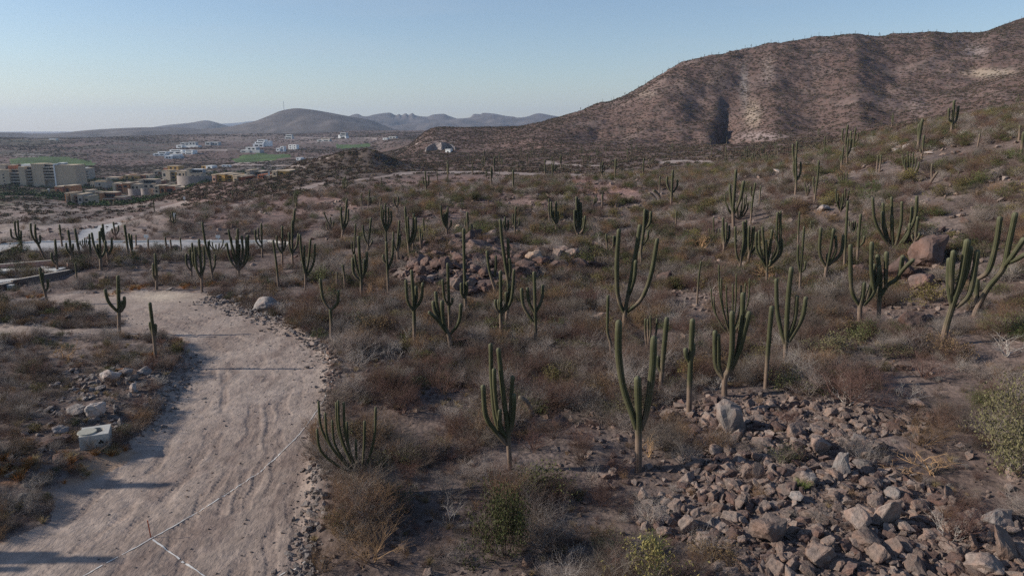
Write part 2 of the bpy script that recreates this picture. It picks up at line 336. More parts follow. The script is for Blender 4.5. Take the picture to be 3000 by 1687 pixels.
def hit(px, row):
    """the point on the ground seen at a picture position"""
    dx, dy, dz = ray(px, row); a = math.atan2(dx, dy); s = dz/math.hypot(dx, dy)
    i = float(np.clip(np.interp(a, AZ, np.arange(len(AZ))), 0, len(AZ)-1.001)); i0 = int(i); fi = i-i0
    zz = Z[i0]*(1-fi) + Z[i0+1]*fi; g = zz - (HC + s*DD); k = np.argmax(g >= 0)
    if g[k] < 0 or k == 0: k = len(DD)-2 if g[k] < 0 else 1
    g0, g1 = g[k-1], g[k]; t = -g0/(g1-g0) if g1 != g0 else 0; t = min(max(t, 0), 1); d = DD[k-1] + t*(DD[k]-DD[k-1])
    x, y = d*math.sin(a), d*math.cos(a)
    return Vector((x, y, float(zat(np.array([x]), np.array([y]))[0])))
def mpp(p):       # metres per picture pixel at a point
    return (p.y*cp - (p.z-HC)*sp)/F

# ---------------------------------------------------------------- ground colours (soil, gravel, grass: what the ground is made of, plus painted shade on the cut bank)
def C3(*c): return np.array(c)
soil = C3(.138, .102, .087); pale = C3(.205, .163, .143); dark = C3(.095, .072, .064); red = C3(.24, .125, .088); grey = C3(.22, .195, .185); olive = C3(.105, .1, .062)
def lerp(a, b, t): return a + (b-a)*t[..., None]
BARE = [(1670, 515), (1760, 522), (1880, 548), (1880, 588), (1750, 588), (1680, 565)]
LVR = [(180, 1080), (480, 1065), (530, 1030), (430, 1210), (330, 1270), (80, 1380), (60, 1290)]
k1 = smooth(-.25, .5, fbm(X/7, Y/7, 81, 5)); k2 = smooth(.1, .6, fbm(X/25, Y/25, 91, 4)); k3 = smooth(.0, .5, fbm(X/3.1, Y/3.1, 101, 4))
Cg = lerp(np.broadcast_to(soil, X.shape+(3,)), pale, k1*.5); Cg = lerp(Cg, dark, k3*.35); Cg = lerp(Cg, C3(.155, .108, .09), k2*.5)
# far ground: soil with a speckle of low plants
far = smooth(150, 420, D2); sc = np.maximum(D2/330, 1)
sp1 = smooth(.0, .35, fbm(X/3.2, Y/3.2, 111, 3)); sp2 = smooth(-.1, .4, fbm(X/40, Y/40, 121, 4))
hc = lerp(np.broadcast_to(C3(.14, .092, .078), X.shape+(3,)), C3(.18, .132, .118), smooth(.1, .5, fbm(X/30, Y/30, 131, 4))*.6)
hc = lerp(hc, C3(.07, .06, .05), sp1*.6*(.6+.4*sp2)); Cg = lerp(Cg, hc, far)
tanA = np.tan(A2)
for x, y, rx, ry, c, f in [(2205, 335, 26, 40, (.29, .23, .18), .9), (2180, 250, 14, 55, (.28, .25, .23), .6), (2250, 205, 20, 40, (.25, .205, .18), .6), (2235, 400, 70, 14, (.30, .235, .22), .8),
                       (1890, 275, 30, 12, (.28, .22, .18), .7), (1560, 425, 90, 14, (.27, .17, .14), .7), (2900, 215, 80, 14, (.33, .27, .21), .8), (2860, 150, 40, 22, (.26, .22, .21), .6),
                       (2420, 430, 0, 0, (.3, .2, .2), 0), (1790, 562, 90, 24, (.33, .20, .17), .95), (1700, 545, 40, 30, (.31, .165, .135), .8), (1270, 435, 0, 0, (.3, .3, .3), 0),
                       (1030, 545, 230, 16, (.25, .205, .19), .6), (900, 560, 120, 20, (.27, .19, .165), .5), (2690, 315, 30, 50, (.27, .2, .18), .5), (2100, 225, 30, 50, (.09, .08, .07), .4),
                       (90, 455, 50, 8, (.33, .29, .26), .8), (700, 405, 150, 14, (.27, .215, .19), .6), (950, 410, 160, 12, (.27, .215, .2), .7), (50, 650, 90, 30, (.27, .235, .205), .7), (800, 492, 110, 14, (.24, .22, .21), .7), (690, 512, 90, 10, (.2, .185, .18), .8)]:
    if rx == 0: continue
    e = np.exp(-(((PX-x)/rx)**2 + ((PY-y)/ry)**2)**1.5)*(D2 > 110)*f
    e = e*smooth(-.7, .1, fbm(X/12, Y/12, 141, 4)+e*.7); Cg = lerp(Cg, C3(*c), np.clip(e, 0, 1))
val = (D2 > 330)*(D2 < 700)*(tanA < -.27)*smooth(-.2, .3, fbm(X/30, Y/30, 151, 4)); Cg = lerp(Cg, C3(.075, .09, .04), val*.7)
val = (D2 > 650)*(D2 < 2300)*(tanA < 0)*smooth(-.3, .3, fbm(X/60, Y/60, 161, 5))*(1-.6*smooth(450, 650, PX)); Cg = lerp(Cg, C3(.06, .06, .042), val*.7)
# near soil
scree = inpoly(PX, PY, SCREE) & (D2 < 70); Cg = lerp(Cg, C3(.17, .13, .115), blur(scree, 5, 5)*.8)
edge = near*np.clip(4*rb*(1-rb), 0, 1)*(~road); left = near & (PX < 560)
og = near*smooth(.05, .4, fbm(X/2.3, Y/2.3, 171, 4))*(inpoly(PX, PY, [(-100, 1250), (330, 1290), (420, 1330), (250, 1420), (120, 1560), (-200, 1650)]) | inpoly(PX, PY, [(-100, 800), (250, 790), (640, 830), (640, 870), (250, 870), (-100, 880)]) | inpoly(PX, PY, [(330, 1180), (560, 1000), (520, 990), (300, 1100)]))
Cg = lerp(Cg, C3(.26, .115, .045), og*.75)
Cg = lerp(Cg, grey*1.1, edge*.5*smooth(-.3, .3, n_sm))
Cr = lerp(np.broadcast_to(C3(.27, .212, .178), X.shape+(3,)), C3(.325, .26, .22), smooth(-.4, .5, fbm(X/3, Y/9, 181, 5))); Cr = lerp(Cr, C3(.20, .15, .128), smooth(.05, .5, fbm(X/.7, Y/2.5, 191, 4))*.7)
Cr = lerp(Cr, C3(.31, .19, .11), og*.6); Cr = lerp(Cr, C3(.22, .165, .14), RT*.35); Cr = Cr*(1+.12*fbm(X/.25, Y/.25, 65, 3))[..., None]
rl = smooth(860, 700, PY)*0
Cr = lerp(Cr, C3(.46, .38, .30), np.exp(-(((PX-480)/90)**2+((PY-868)/14)**2))*.9)
dsz = (PX < 1650) & (PY > 515) & (PY < 700) & (D2 > 105) & (D2 < 330); Cg = lerp(Cg, C3(.225, .148, .126), blur(dsz, 6, 6)*.85*smooth(-.5, .2, fbm(X/14, Y/14, 301, 4)))
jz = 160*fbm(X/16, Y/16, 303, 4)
for pl_, c_, f_ in (([(400, 702), (450, 672), (530, 652), (620, 650), (760, 664), (900, 690), (850, 703)], C3(.06, .047, .043), .8), ([(60, 655), (100, 632), (250, 618), (400, 612), (540, 588), (560, 595), (430, 622), (250, 650), (120, 668)], C3(.085, .07, .062), .7), ([(700, 545), (830, 500), (960, 458), (1075, 434), (1180, 480), (1240, 512), (1120, 530), (1000, 545), (850, 560)], C3(.075, .062, .05), .6)):  # first polygon: shade of the steep cut bank put into the ground colour
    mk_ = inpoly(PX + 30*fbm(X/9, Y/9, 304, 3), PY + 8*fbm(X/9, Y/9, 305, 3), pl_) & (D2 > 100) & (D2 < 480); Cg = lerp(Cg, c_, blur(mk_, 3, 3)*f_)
tz = (PX + jz < 520) & (PY > 590) & (PY < 705) & (D2 > 105) & (D2 < 480); Cg = lerp(Cg, C3(.27, .225, .195), blur(tz, 6, 6)*.7*smooth(-.4, .3, fbm(X/20, Y/20, 302, 4)))
MAT = {"ground": m_ground("ground_soil", bd=.09), "dirt_road": m_ground("road_dirt", .45, (7, 3, 7), .05), "paved_road": m_plain("paving_concrete", (.37, .36, .355), .08, .8, .2),
       "golf_green": m_plain("lawn_grass", (.062, .098, .03), .3, .03, 0), "dirt_track": m_ground("track_dirt", .4)}
Cg = np.where(green[..., None], C3(.1, .16, .05), Cg)
Ct = lerp(np.broadcast_to(C3(.26, .205, .18), X.shape+(3,)), C3(.31, .255, .23), k1)
# one sheet of terrain, shared out by what each cell is
na, nd = X.shape; idx = np.arange(na*nd).reshape(na, nd)
Q = np.stack([idx[:-1, :-1], idx[1:, :-1], idx[1:, 1:], idx[:-1, 1:]], -1)[:, :, ::-1].reshape(-1, 4)
cls = np.zeros(X.shape, int); cls[track] = 4; cls[green] = 3; cls[paved | lane] = 2; cls[road] = 1
cq = cls[:-1, :-1].ravel(); V = np.stack([X, Y, Z], -1).reshape(-1, 3)
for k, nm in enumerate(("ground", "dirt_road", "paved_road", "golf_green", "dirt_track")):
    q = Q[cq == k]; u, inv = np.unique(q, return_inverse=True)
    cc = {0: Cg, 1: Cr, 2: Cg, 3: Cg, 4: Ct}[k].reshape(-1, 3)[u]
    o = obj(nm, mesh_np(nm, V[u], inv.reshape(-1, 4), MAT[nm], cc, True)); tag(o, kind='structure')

# ---------------------------------------------------------------- far hills, each ridge a body of its own
def ridge(crest, D, depth, zf, seed, amp, c):
    cx = np.array([p[0] for p in crest], float); cr = np.array([p[1] for p in crest], float)
    px = np.arange(cx[0], cx[-1], (cx[-1]-cx[0])/420); rw = pchip(cx, cr, px)
    tt = np.linspace(-1, 1, 70); P, T = np.meshgrid(px, tt, indexing='ij')
    ta = (P-1500)/F*cp; ca = 1/np.sqrt(1+ta**2); d = D + depth*T
    kk = np.ones(61)/61; rs = np.convolve(np.pad(rw, 30, mode='edge'), kk, 'valid'); rq = rw[:, None] + (rs-rw)[:, None]*np.clip(np.abs(T)*3.5, 0, 1)
    hc_ = HC + D*ca*np.tan(np.arctan((843.5-rq)/F) - PITCH)
    pr = 1-np.abs(T)**1.25; x = d*ta*ca; y = d*ca
    z = zf + (hc_-zf)*pr + pr*(1-pr)*4*amp*fbm(x/(depth*.35), y/(depth*.6), seed, 5) + np.minimum(1, pr)*0
    n = P.shape; ii = np.arange(n[0]*n[1]).reshape(n)
    q = np.stack([ii[:-1, :-1], ii[1:, :-1], ii[1:, 1:], ii[:-1, 1:]], -1)[:, :, ::-1].reshape(-1, 4)
    k = smooth(-.3, .4, fbm(x/90, y/90, seed+9, 5)); cc = lerp(np.broadcast_to(C3(*c), n+(3,)), C3(*c)*1.7, k*.6).reshape(-1, 3)
    tag(obj("hills", mesh_np("hills", np.stack([x, y, z], -1).reshape(-1, 3), q, MH, cc, True)), kind='structure')
MH = m_attr("hill_scrub", .95, .2, .01)
ridge([(-500, 392), (0, 388), (58, 389), (87, 396), (145, 396), (221, 385), (326, 377), (442, 373), (541, 373), (588, 380), (640, 378), (728, 364), (786, 341), (833, 323), (873, 317), (914, 321), (961, 329), (1025, 341), (1077, 349), (1124, 367), (1165, 381), (1250, 396)], 3900, 900, -45, 5, 40, (.085, .072, .066))
ridge([(400, 380), (448, 373), (495, 366), (559, 360), (606, 353), (641, 361), (670, 370), (720, 380)], 6000, 900, -45, 6, 40, (.09, .08, .075))
ridge([(600, 376), (646, 363), (699, 360), (745, 355), (800, 361), (860, 376)], 11500, 1200, -45, 7, 40, (.1, .1, .1))
ridge([(960, 372), (1000, 352), (1024, 340), (1048, 334), (1073, 344), (1090, 338), (1114, 333), (1142, 330), (1163, 338), (1170, 334), (1177, 338), (1190, 332), (1198, 337), (1209, 331), (1218, 338), (1251, 342), (1272, 335), (1300, 333), (1317, 340), (1345, 348), (1376, 345), (1390, 334), (1408, 335), (1415, 331), (1446, 333), (1481, 340), (1506, 343), (1516, 348), (1544, 342), (1579, 332), (1614, 338), (1645, 343), (1700, 352), (1800, 372)], 6500, 1700, -45, 8, 130, (.09, .078, .075))


# ---------------------------------------------------------------- plant, rock and grass shapes
def prisms(segs, r0):
    """segs: list of (p, q, ra, rb) -> three-sided tapering sticks"""
    P = np.array([s[0] for s in segs], float); Qn = np.array([s[1] for s in segs], float); ra = np.array([s[2] for s in segs])*r0; rb = np.array([s[3] for s in segs])*r0
    d = Qn-P; d /= np.linalg.norm(d, axis=1)[:, None]+1e-9
    u = np.cross(d, [0.3, .2, .93]); u /= np.linalg.norm(u, axis=1)[:, None]+1e-9; v = np.cross(d, u)
    V = []
    for B, r in ((P, ra), (Qn, rb)):
        for k in range(3):
            a = k*2.0944; V.append(B + (u*math.cos(a) + v*math.sin(a))*r[:, None])
    V = np.stack(V, 1).reshape(-1, 3); n = len(segs); b = np.arange(n)[:, None]*6
    f = np.concatenate([b + np.array([[k, (k+1) % 3, 3+(k+1) % 3, 3+k]]) for k in range(3)])
    return V, f
def twigs(seed, stems=9, spread=1.0, height=1.0, levels=3, kids=4, wander=.35, up=.55, first=.5):
    r = random.Random(seed); segs = []
    def grow(p, d, L, rad, lv):
        n = 3
        for i in range(n):
            d = Vector((d.x + r.uniform(-wander, wander), d.y + r.uniform(-wander, wander), d.z + r.uniform(-wander, wander)*.7 + .03)).normalized()
            q = p + d*(L/n); segs.append((tuple(p), tuple(q), rad, rad*.8)); rad *= .8
            if lv > 0:
                for _ in range(kids if i else max(1, kids-2)):
                    a = r.uniform(0, 6.28); k = Vector((math.cos(a), math.sin(a), r.uniform(-.1, up))).normalized()
                    grow(q, (d*.75 + k*.8).normalized(), L*r.uniform(.45, .75), rad*.62, lv-1)
            p = q
    for s in range(stems):
        a = 6.28*s/stems + r.uniform(-.3, .3); t = r.uniform(.15, 1.0)
        grow(Vector((0, 0, -.05)), Vector((math.cos(a)*t, math.sin(a)*t, r.uniform(.35, 1.0))).normalized(), first*r.uniform(.7, 1.1), 1.0, levels)
    return segs
def norm_segs(segs, R_=1.0, H_=1.0):
    P = np.array([s[1] for s in segs]); rx = np.percentile(np.hypot(P[:, 0], P[:, 1]), 96); hz_ = np.percentile(P[:, 2], 98)
    f = lambda p: (p[0]/rx*R_, p[1]/rx*R_, p[2]/hz_*H_)
    return [(f(a), f(b), ra, rb) for a, b, ra, rb in segs]
def leaves_at(pts, n, size, seed, spread=.09):
    g = np.random.default_rng(seed); c = pts[g.integers(0, len(pts), n)] + g.normal(0, spread, (n, 3)); c[:, 2] = np.maximum(c[:, 2], .02)
    u = g.normal(size=(n, 3)); u /= np.linalg.norm(u, axis=1)[:, None]; v = np.cross(u, g.normal(size=(n, 3))); v /= np.linalg.norm(v, axis=1)[:, None]
    s = size*g.uniform(.6, 1.4, (n, 1)); V = np.stack([c-u*s, c+v*s*.45, c+u*s, c-v*s*.45], 1).reshape(-1, 3)
    return V, np.arange(4*n).reshape(n, 4)
TW = {}
def twig_mat(key, c, rand=.3):
    TW[key] = m_plain("twigs_"+key, c, .25, 3, 0, 0, .85, rand); return TW[key]
twig_mat("grey", (.165, .138, .117)); twig_mat("pale", (.31, .275, .25)); twig_mat("brown", (.15, .100, .080)); twig_mat("red", (.135, .083, .070)); twig_mat("orange", (.23, .15, .09))
twig_mat("white", (.42, .38, .34), .1); twig_mat("gold", (.45, .29, .16), .1)
LF = {"olive": m_plain("leaves_olive", (.085, .095, .036), .35, 5, 0, 0, .75, .3), "yellow": m_plain("leaves_yellow", (.17, .148, .055), .3, 5, 0, 0, .75, .25),
      "green": m_plain("leaves_green", (.06, .085, .03), .35, 5, 0, 0, .75, .3), "rust": m_plain("leaves_rust", (.15, .105, .055), .3, 5, 0, 0, .8, .25), "sage": m_plain("leaves_sage", (.125, .118, .062), .3, 5, 0, 0, .8, .25)}
def dry_mesh(seed, key, **k):
    V, f = prisms(norm_segs(twigs(seed, **k)), .0145); return mesh_np("dry_shrub", V, f, TW[key])
SHAPES = [dict(stems=8, levels=2, kids=4), dict(stems=13, levels=2, kids=3, wander=.25, up=.8), dict(stems=6, levels=3, kids=2, wander=.5), dict(stems=10, levels=2, kids=4, wander=.55, first=.4)]
def inj(px_, py_, x_, y_, d_, poly, amp=60):
    k = amp*25/np.maximum(d_, 20); return inpoly(px_ + k*fbm(x_/2.5, y_/2.5, 401, 3)*2, py_ + k*fbm(x_/2.5, y_/2.5, 411, 3), poly)
DRY = []
for i in range(12):
    key = ("grey", "brown", "grey", "pale", "red", "grey", "brown", "pale", "orange", "grey", "pale", "brown")[i]
    DRY.append((key, dry_mesh(100+i, key, **SHAPES[i % 4])))
def leafy(seed, lk, tk="brown", n=1500, size=.038, spread=.08):
    sg = norm_segs(twigs(seed, stems=9, levels=2, kids=3)); V, f = prisms(sg, .013)
    p = np.array([s[1] for s in sg]); LV, Lf = leaves_at(p, n, size, seed, spread)
    return mesh_np("stems", V, f, TW[tk]), mesh_np("leaves", LV, Lf, LF[lk])
LEAFY = [(k, *leafy(200+i, k)) for i, k in enumerate(("olive", "green", "yellow", "rust", "sage", "olive"))]
def joined(a, b, name):
    bm = bmesh.new(); bm.from_mesh(a); n = len(bm.faces); bm.from_mesh(b); bm.faces.ensure_lookup_table()
    for i in range(n, len(bm.faces)): bm.faces[i].material_index = 1
    me = bpy.data.meshes.new(name); bm.to_mesh(me); bm.free(); me.materials.append(a.materials[0]); me.materials.append(b.materials[0]); return me
LEAFYJ = [joined(a, b, "leafy_shrub") for k, a, b in LEAFY]
def tuft(seed, mat, n=70, R_=.5, name="grass_tuft"):
    g = np.random.default_rng(seed); a = g.uniform(0, 6.28, n); t = g.uniform(.05, 1, n); L = g.uniform(.5, 1, n); b = np.stack([np.cos(a)*t*.25, np.sin(a)*t*.25, np.zeros(n)], 1)
    m = b + np.stack([np.cos(a)*t*.3, np.sin(a)*t*.3, L*.65], 1); e = m + np.stack([np.cos(a)*t*.5, np.sin(a)*t*.5, L*.25], 1)
    s = [(b[i], m[i], 1, .7) for i in range(n)] + [(m[i], e[i], .7, .15) for i in range(n)]; V, f = prisms(s, .016); return mesh_np(name, V, f, mat)
GRASSM = [m_plain("dry_grass_orange", (.30, .14, .05), .3, 4, 0, 0, .85, .25), m_plain("dry_grass_straw", (.32, .25, .14), .3, 4, 0, 0, .85, .25), m_plain("grass_green", (.17, .2, .07), .3, 4, 0, 0, .85, .2)]
TUFTS = [tuft(5, GRASSM[0]), tuft(6, GRASSM[1]), tuft(7, GRASSM[0], 50)]
def far_clump(seed, mat):
    g = np.random.default_rng(seed); n = 46; a = g.uniform(0, 6.28, n); el = np.arcsin(g.uniform(0, 1, n)); rr_ = g.uniform(.45, 1, n)
    c = np.stack([np.cos(a)*np.cos(el)*rr_, np.sin(a)*np.cos(el)*rr_, np.sin(el)*rr_*.8+.02], 1)
    u = g.normal(size=(n, 3)); u /= np.linalg.norm(u, axis=1)[:, None]; v = np.cross(u, g.normal(size=(n, 3))); v /= np.linalg.norm(v, axis=1)[:, None]
    s = g.uniform(.16, .34, (n, 1)); V = np.stack([c-u*s, c+v*s, c+u*s*.9], 1).reshape(-1, 3); return mesh_np("far_shrub", V, np.arange(3*n).reshape(n, 3), mat)
FARM = [m_plain("far_scrub_a", (.10, .070, .058), .2, 2, 0, 0, .95, .3), m_plain("far_scrub_b", (.085, .08, .055), .2, 2, 0, 0, .95, .3), m_plain("far_scrub_c", (.125, .096, .07), .2, 2, 0, 0, .95, .3), m_plain("far_scrub_d", (.045, .075, .028), .2, 2, 0, 0, .95, .3)]
FAR = [far_clump(300+i, FARM[i % 4]) for i in range(8)]
# rocks
def m_rock(name, c):
    m, t, b = mat_new(name); oc = obj_coord(t); n = noise_node(t, 2.6, 8, oc, .7); n2 = noise_node(t, .9, 4, oc)
    r = ramp(t, n.outputs["Fac"], [(.3, tuple(x*.6 for x in c)), (.5, c), (.72, tuple(x*1.35 for x in c))])
    oi = t.nodes.new("ShaderNodeObjectInfo"); rr_ = ramp(t, oi.outputs["Random"], [(0, (.72, .7, .7)), (.35, (1, .92, .88)), (.7, (1.05, 1.03, 1.03)), (1, (1.3, 1.28, 1.28))])
    col = mix(t, r.outputs[0], rr_.outputs[0], 1.0, 'MULTIPLY')
    st = ramp(t, n2.outputs["Fac"], [(.45, (1, 1, 1)), (.62, (1.15, .95, .85))]); col = mix(t, col, st.outputs[0], .8, 'MULTIPLY')
    t.links.new(col, b.inputs["Base Color"]); bump(t, b, n.outputs["Fac"], .8, .12); return m
ROCKM = {"pink": m_rock("rock_pink", (.205, .168, .147)), "dark": m_rock("rock_dark", (.125, .092, .082)), "grey": m_rock("rock_grey", (.205, .19, .18)), "white": m_rock("rock_white", (.40, .36, .33)), "tan": m_rock("rock_tan", (.33, .26, .2))}
def rock_bm(seed, npt=16, rough=0, flat=.75):
    r = random.Random(seed); bm = bmesh.new()
    for i in range(npt):
        a = r.uniform(0, 6.28); z = r.uniform(-1, 1); q = math.sqrt(1-z*z); k = r.uniform(.75, 1.05)
        x_, y_ = math.cos(a)*q, math.sin(a)*q; k /= max(abs(x_), abs(y_), abs(z))**.6; bm.verts.new((x_*k*.9, y_*k*.8, z*k*flat*.9))
    h = bmesh.ops.convex_hull(bm, input=bm.verts); bmesh.ops.delete(bm, geom=[v for v in h["geom_interior"] if isinstance(v, bmesh.types.BMVert)], context='VERTS')
    if rough:
        bmesh.ops.bevel(bm, geom=bm.edges[:], offset=.06, segments=1, affect='EDGES', clamp_overlap=True)
        bmesh.ops.triangulate(bm, faces=bm.faces[:])
        for _ in range(2): bmesh.ops.subdivide_edges(bm, edges=[e for e in bm.edges if e.calc_length() > .22], cuts=1, use_grid_fill=True); bmesh.ops.triangulate(bm, faces=[f for f in bm.faces if len(f.verts) > 3])
        from mathutils import noise
        off = Vector((seed*3.7, seed*1.3, 0))
        for v in bm.verts:
            n = v.co.normalized(); v.co += n*(noise.noise(v.co*2.2+off)*.14 + noise.noise(v.co*6+off)*.06)*rough
    return bm
def rock_mesh(seed, mats, name, **k):
    bm = rock_bm(seed, **k); out = {}
    for m in mats:
        me = bpy.data.meshes.new(name); bm.to_mesh(me); me.materials.append(ROCKM[m]); out[m] = me
    bm.free(); return out
SMALL = [rock_mesh(400+i, ("pink", "dark", "grey"), "stone", npt=11+i % 5, flat=(.7, .85, .55)[i % 3]) for i in range(8)]
BIG = [rock_mesh(500+i, tuple(ROCKM), "boulder", npt=15+i % 4, rough=1, flat=(.8, .95, .6)[i % 3]) for i in range(8)]
ROUND = rock_mesh(600, ("tan", "grey", "white"), "boulder", npt=60, rough=.35, flat=.9)

# ---------------------------------------------------------------- scatter: one object whose plants or stones share a few shapes
def scatter(name, sources, P, rz, sc, tilt=None):
    src = bpy.data.collections.new(name + "_shapes")
    for i, me in enumerate(sources):
        o = bpy.data.objects.new("%s_%02d" % (name, i), me); src.objects.link(o)
    n = len(P); me = bpy.data.meshes.new(name); me.vertices.add(n); me.vertices.foreach_set("co", np.asarray(P, np.float32).ravel())
    sc = np.asarray(sc, float); sc = sc if sc.ndim == 2 else np.repeat(sc[:, None], 3, 1)
    a = me.attributes.new("scl", 'FLOAT_VECTOR', 'POINT'); a.data.foreach_set("vector", sc.astype(np.float32).ravel())
    rot = np.zeros((n, 3)); rot[:, 2] = rz
    if tilt is not None: rot[:, :2] = tilt
    a = me.attributes.new("rot", 'FLOAT_VECTOR', 'POINT'); a.data.foreach_set("vector", rot.astype(np.float32).ravel())
    a = me.attributes.new("pick", 'INT', 'POINT'); a.data.foreach_set("value", rng.integers(0, len(sources), n).astype(np.int32))
    o = obj(name, me); g = bpy.data.node_groups.new(name, 'GeometryNodeTree')
    g.interface.new_socket("Geometry", in_out='INPUT', socket_type='NodeSocketGeometry'); g.interface.new_socket("Geometry", in_out='OUTPUT', socket_type='NodeSocketGeometry')
    N = g.nodes; gi = N.new("NodeGroupInput"); go = N.new("NodeGroupOutput"); ip = N.new("GeometryNodeInstanceOnPoints"); ci = N.new("GeometryNodeCollectionInfo")
    ci.inputs["Collection"].default_value = src; ci.inputs["Separate Children"].default_value = True; ci.inputs["Reset Children"].default_value = True
    def named(nm, ty):
        q = N.new("GeometryNodeInputNamedAttribute"); q.data_type = ty; q.inputs["Name"].default_value = nm; return q.outputs["Attribute"]
    L = g.links.new
    L(gi.outputs[0], ip.inputs["Points"]); L(ci.outputs[0], ip.inputs["Instance"]); ip.inputs["Pick Instance"].default_value = True
    L(named("pick", 'INT'), ip.inputs["Instance Index"]); L(named("rot", 'FLOAT_VECTOR'), ip.inputs["Rotation"]); L(named("scl", 'FLOAT_VECTOR'), ip.inputs["Scale"]); L(ip.outputs[0], go.inputs[0])
    md = o.modifiers.new("scatter", 'NODES'); md.node_group = g
    tag(o, kind='stuff'); return o
def sample(n, d0, d1, a0=-40, a1=39):
    a = R(1)*rng.uniform(a0, a1, n); d = np.sqrt(rng.uniform(d0*d0, d1*d1, n)); x, y = d*np.sin(a), d*np.cos(a); z = zat(x, y)
    px, py, fw = project(x, y, z); return x, y, z, px, py, fw, d
noplant = blur(road | paved | lane, 2, 2) > .25
noplant |= track | green

# ---------------------------------------------------------------- cacti: read off the photograph, each grown at its own spot
ZR = {"A": (0, 600, .34938), "B": (800, 600, .34938), "C": (1600, 600, .31056), "D": (2200, 600, .31056), "E": (2200, 300, .31056), "F": (1600, 300, .31056), "G": (800, 300, .34938), "I": (900, 1000, .47416), "J": (1800, 1000, .47412)}
CACTUS_M = m_attr("cactus_skin", .65, .18, 3)
def spline(pts, step):
    P = [pts[0]*2-pts[1]] + list(pts) + [pts[-1]*2-pts[-2]]; out = []
    for i in range(1, len(P)-2):
        a, b, c, d = P[i-1:i+3]; n = max(2, int((c-b).length/step))
        for k in range(n):
            t = k/n; out.append(.5*((2*b) + (c-a)*t + (2*a-5*b+4*c-d)*t*t + (3*b-a-3*c+d)*t**3))
    out.append(P[-2]); return out
def stem_mesh(name, pts, rad, z0, woody, seed, nr=11, dead=False, neck=False):
    """a ribbed column along pts (local coordinates)"""
    C = spline(pts, .22); n = len(C); L = [0]
    for i in range(1, n): L.append(L[-1] + (C[i]-C[i-1]).length)
    tot = L[-1]; nv = nr*2; V = []; K = []; r_ = random.Random(seed); ph = r_.uniform(0, 6); rk = r_.uniform(.5, 2.0); sl_ = r_.uniform(.8, 2)
    rings = [(C[i], C[min(i+1, n-1)]-C[max(i-1, 0)], L[i]) for i in range(n)]
    tip = rings[-1]; d = tip[1].normalized()
    rings = [q for q in rings if q[2] < tot-rad*.9] + [(C[-1] - d*rad*k, d, tot - rad*k) for k in (.85, .45, .18, .03)]
    pe = Vector((1, 0, 0))
    for c, t, l in rings:
        t = t.normalized(); u = (pe - t*pe.dot(t)).normalized(); pe = u; v = t.cross(u)
        e = tot-l; cap = math.sqrt(max(.02, 1-max(0, 1-e/rad)**2)) if e < rad else 1
        base = (1-.35*math.exp(-l/(rad*2.2))) if neck else 1+.12*math.exp(-l/.4)
        r = rad*cap*base*(1+.05*math.sin(l*sl_+ph)+.025*math.sin(l*5+ph))
        hgt = (c.z+z0); wood = 1-min(1, max(0, (hgt-woody*.55)/(woody*.6+.01)))
        wn = .5+.5*math.sin(l*3.1+ph*2)*math.sin(l*1.3+ph)
        for j in range(nv):
            a = j*math.pi*2/nv; rib = 1.04 if j % 2 == 0 else .72+.12*wood
            V.append(c + (u*math.cos(a) + v*math.sin(a))*(r*rib))
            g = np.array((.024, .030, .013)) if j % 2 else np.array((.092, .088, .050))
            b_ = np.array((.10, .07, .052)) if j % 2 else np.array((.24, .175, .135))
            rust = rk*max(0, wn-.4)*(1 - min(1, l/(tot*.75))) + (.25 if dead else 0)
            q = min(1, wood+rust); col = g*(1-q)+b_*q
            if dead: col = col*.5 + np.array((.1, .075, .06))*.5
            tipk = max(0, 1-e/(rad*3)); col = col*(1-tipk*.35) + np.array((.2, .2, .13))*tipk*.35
            K.append(col)
    m = len(rings); V.append(rings[-1][0] + d*rad*.03); K.append(np.array((.17, .17, .11)))
    idx_ = np.arange(m*nv).reshape(m, nv); nx = np.roll(idx_, -1, axis=1)
    q = np.stack([idx_[:-1], nx[:-1], nx[1:], idx_[1:]], -1).reshape(-1, 4)
    top = np.stack([idx_[-1], nx[-1], np.full(nv, m*nv), np.full(nv, m*nv)], -1)
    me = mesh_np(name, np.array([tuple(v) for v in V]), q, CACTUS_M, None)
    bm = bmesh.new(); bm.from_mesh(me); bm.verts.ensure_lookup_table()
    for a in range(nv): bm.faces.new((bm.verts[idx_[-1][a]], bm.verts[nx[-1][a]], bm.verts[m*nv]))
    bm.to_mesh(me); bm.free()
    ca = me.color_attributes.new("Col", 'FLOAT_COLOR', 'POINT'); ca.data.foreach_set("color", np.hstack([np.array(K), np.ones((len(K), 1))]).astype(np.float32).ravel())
    return me
LAND = []          # landmarks for the labels of plants and stones: (point, short name)
CACTI_PX = []
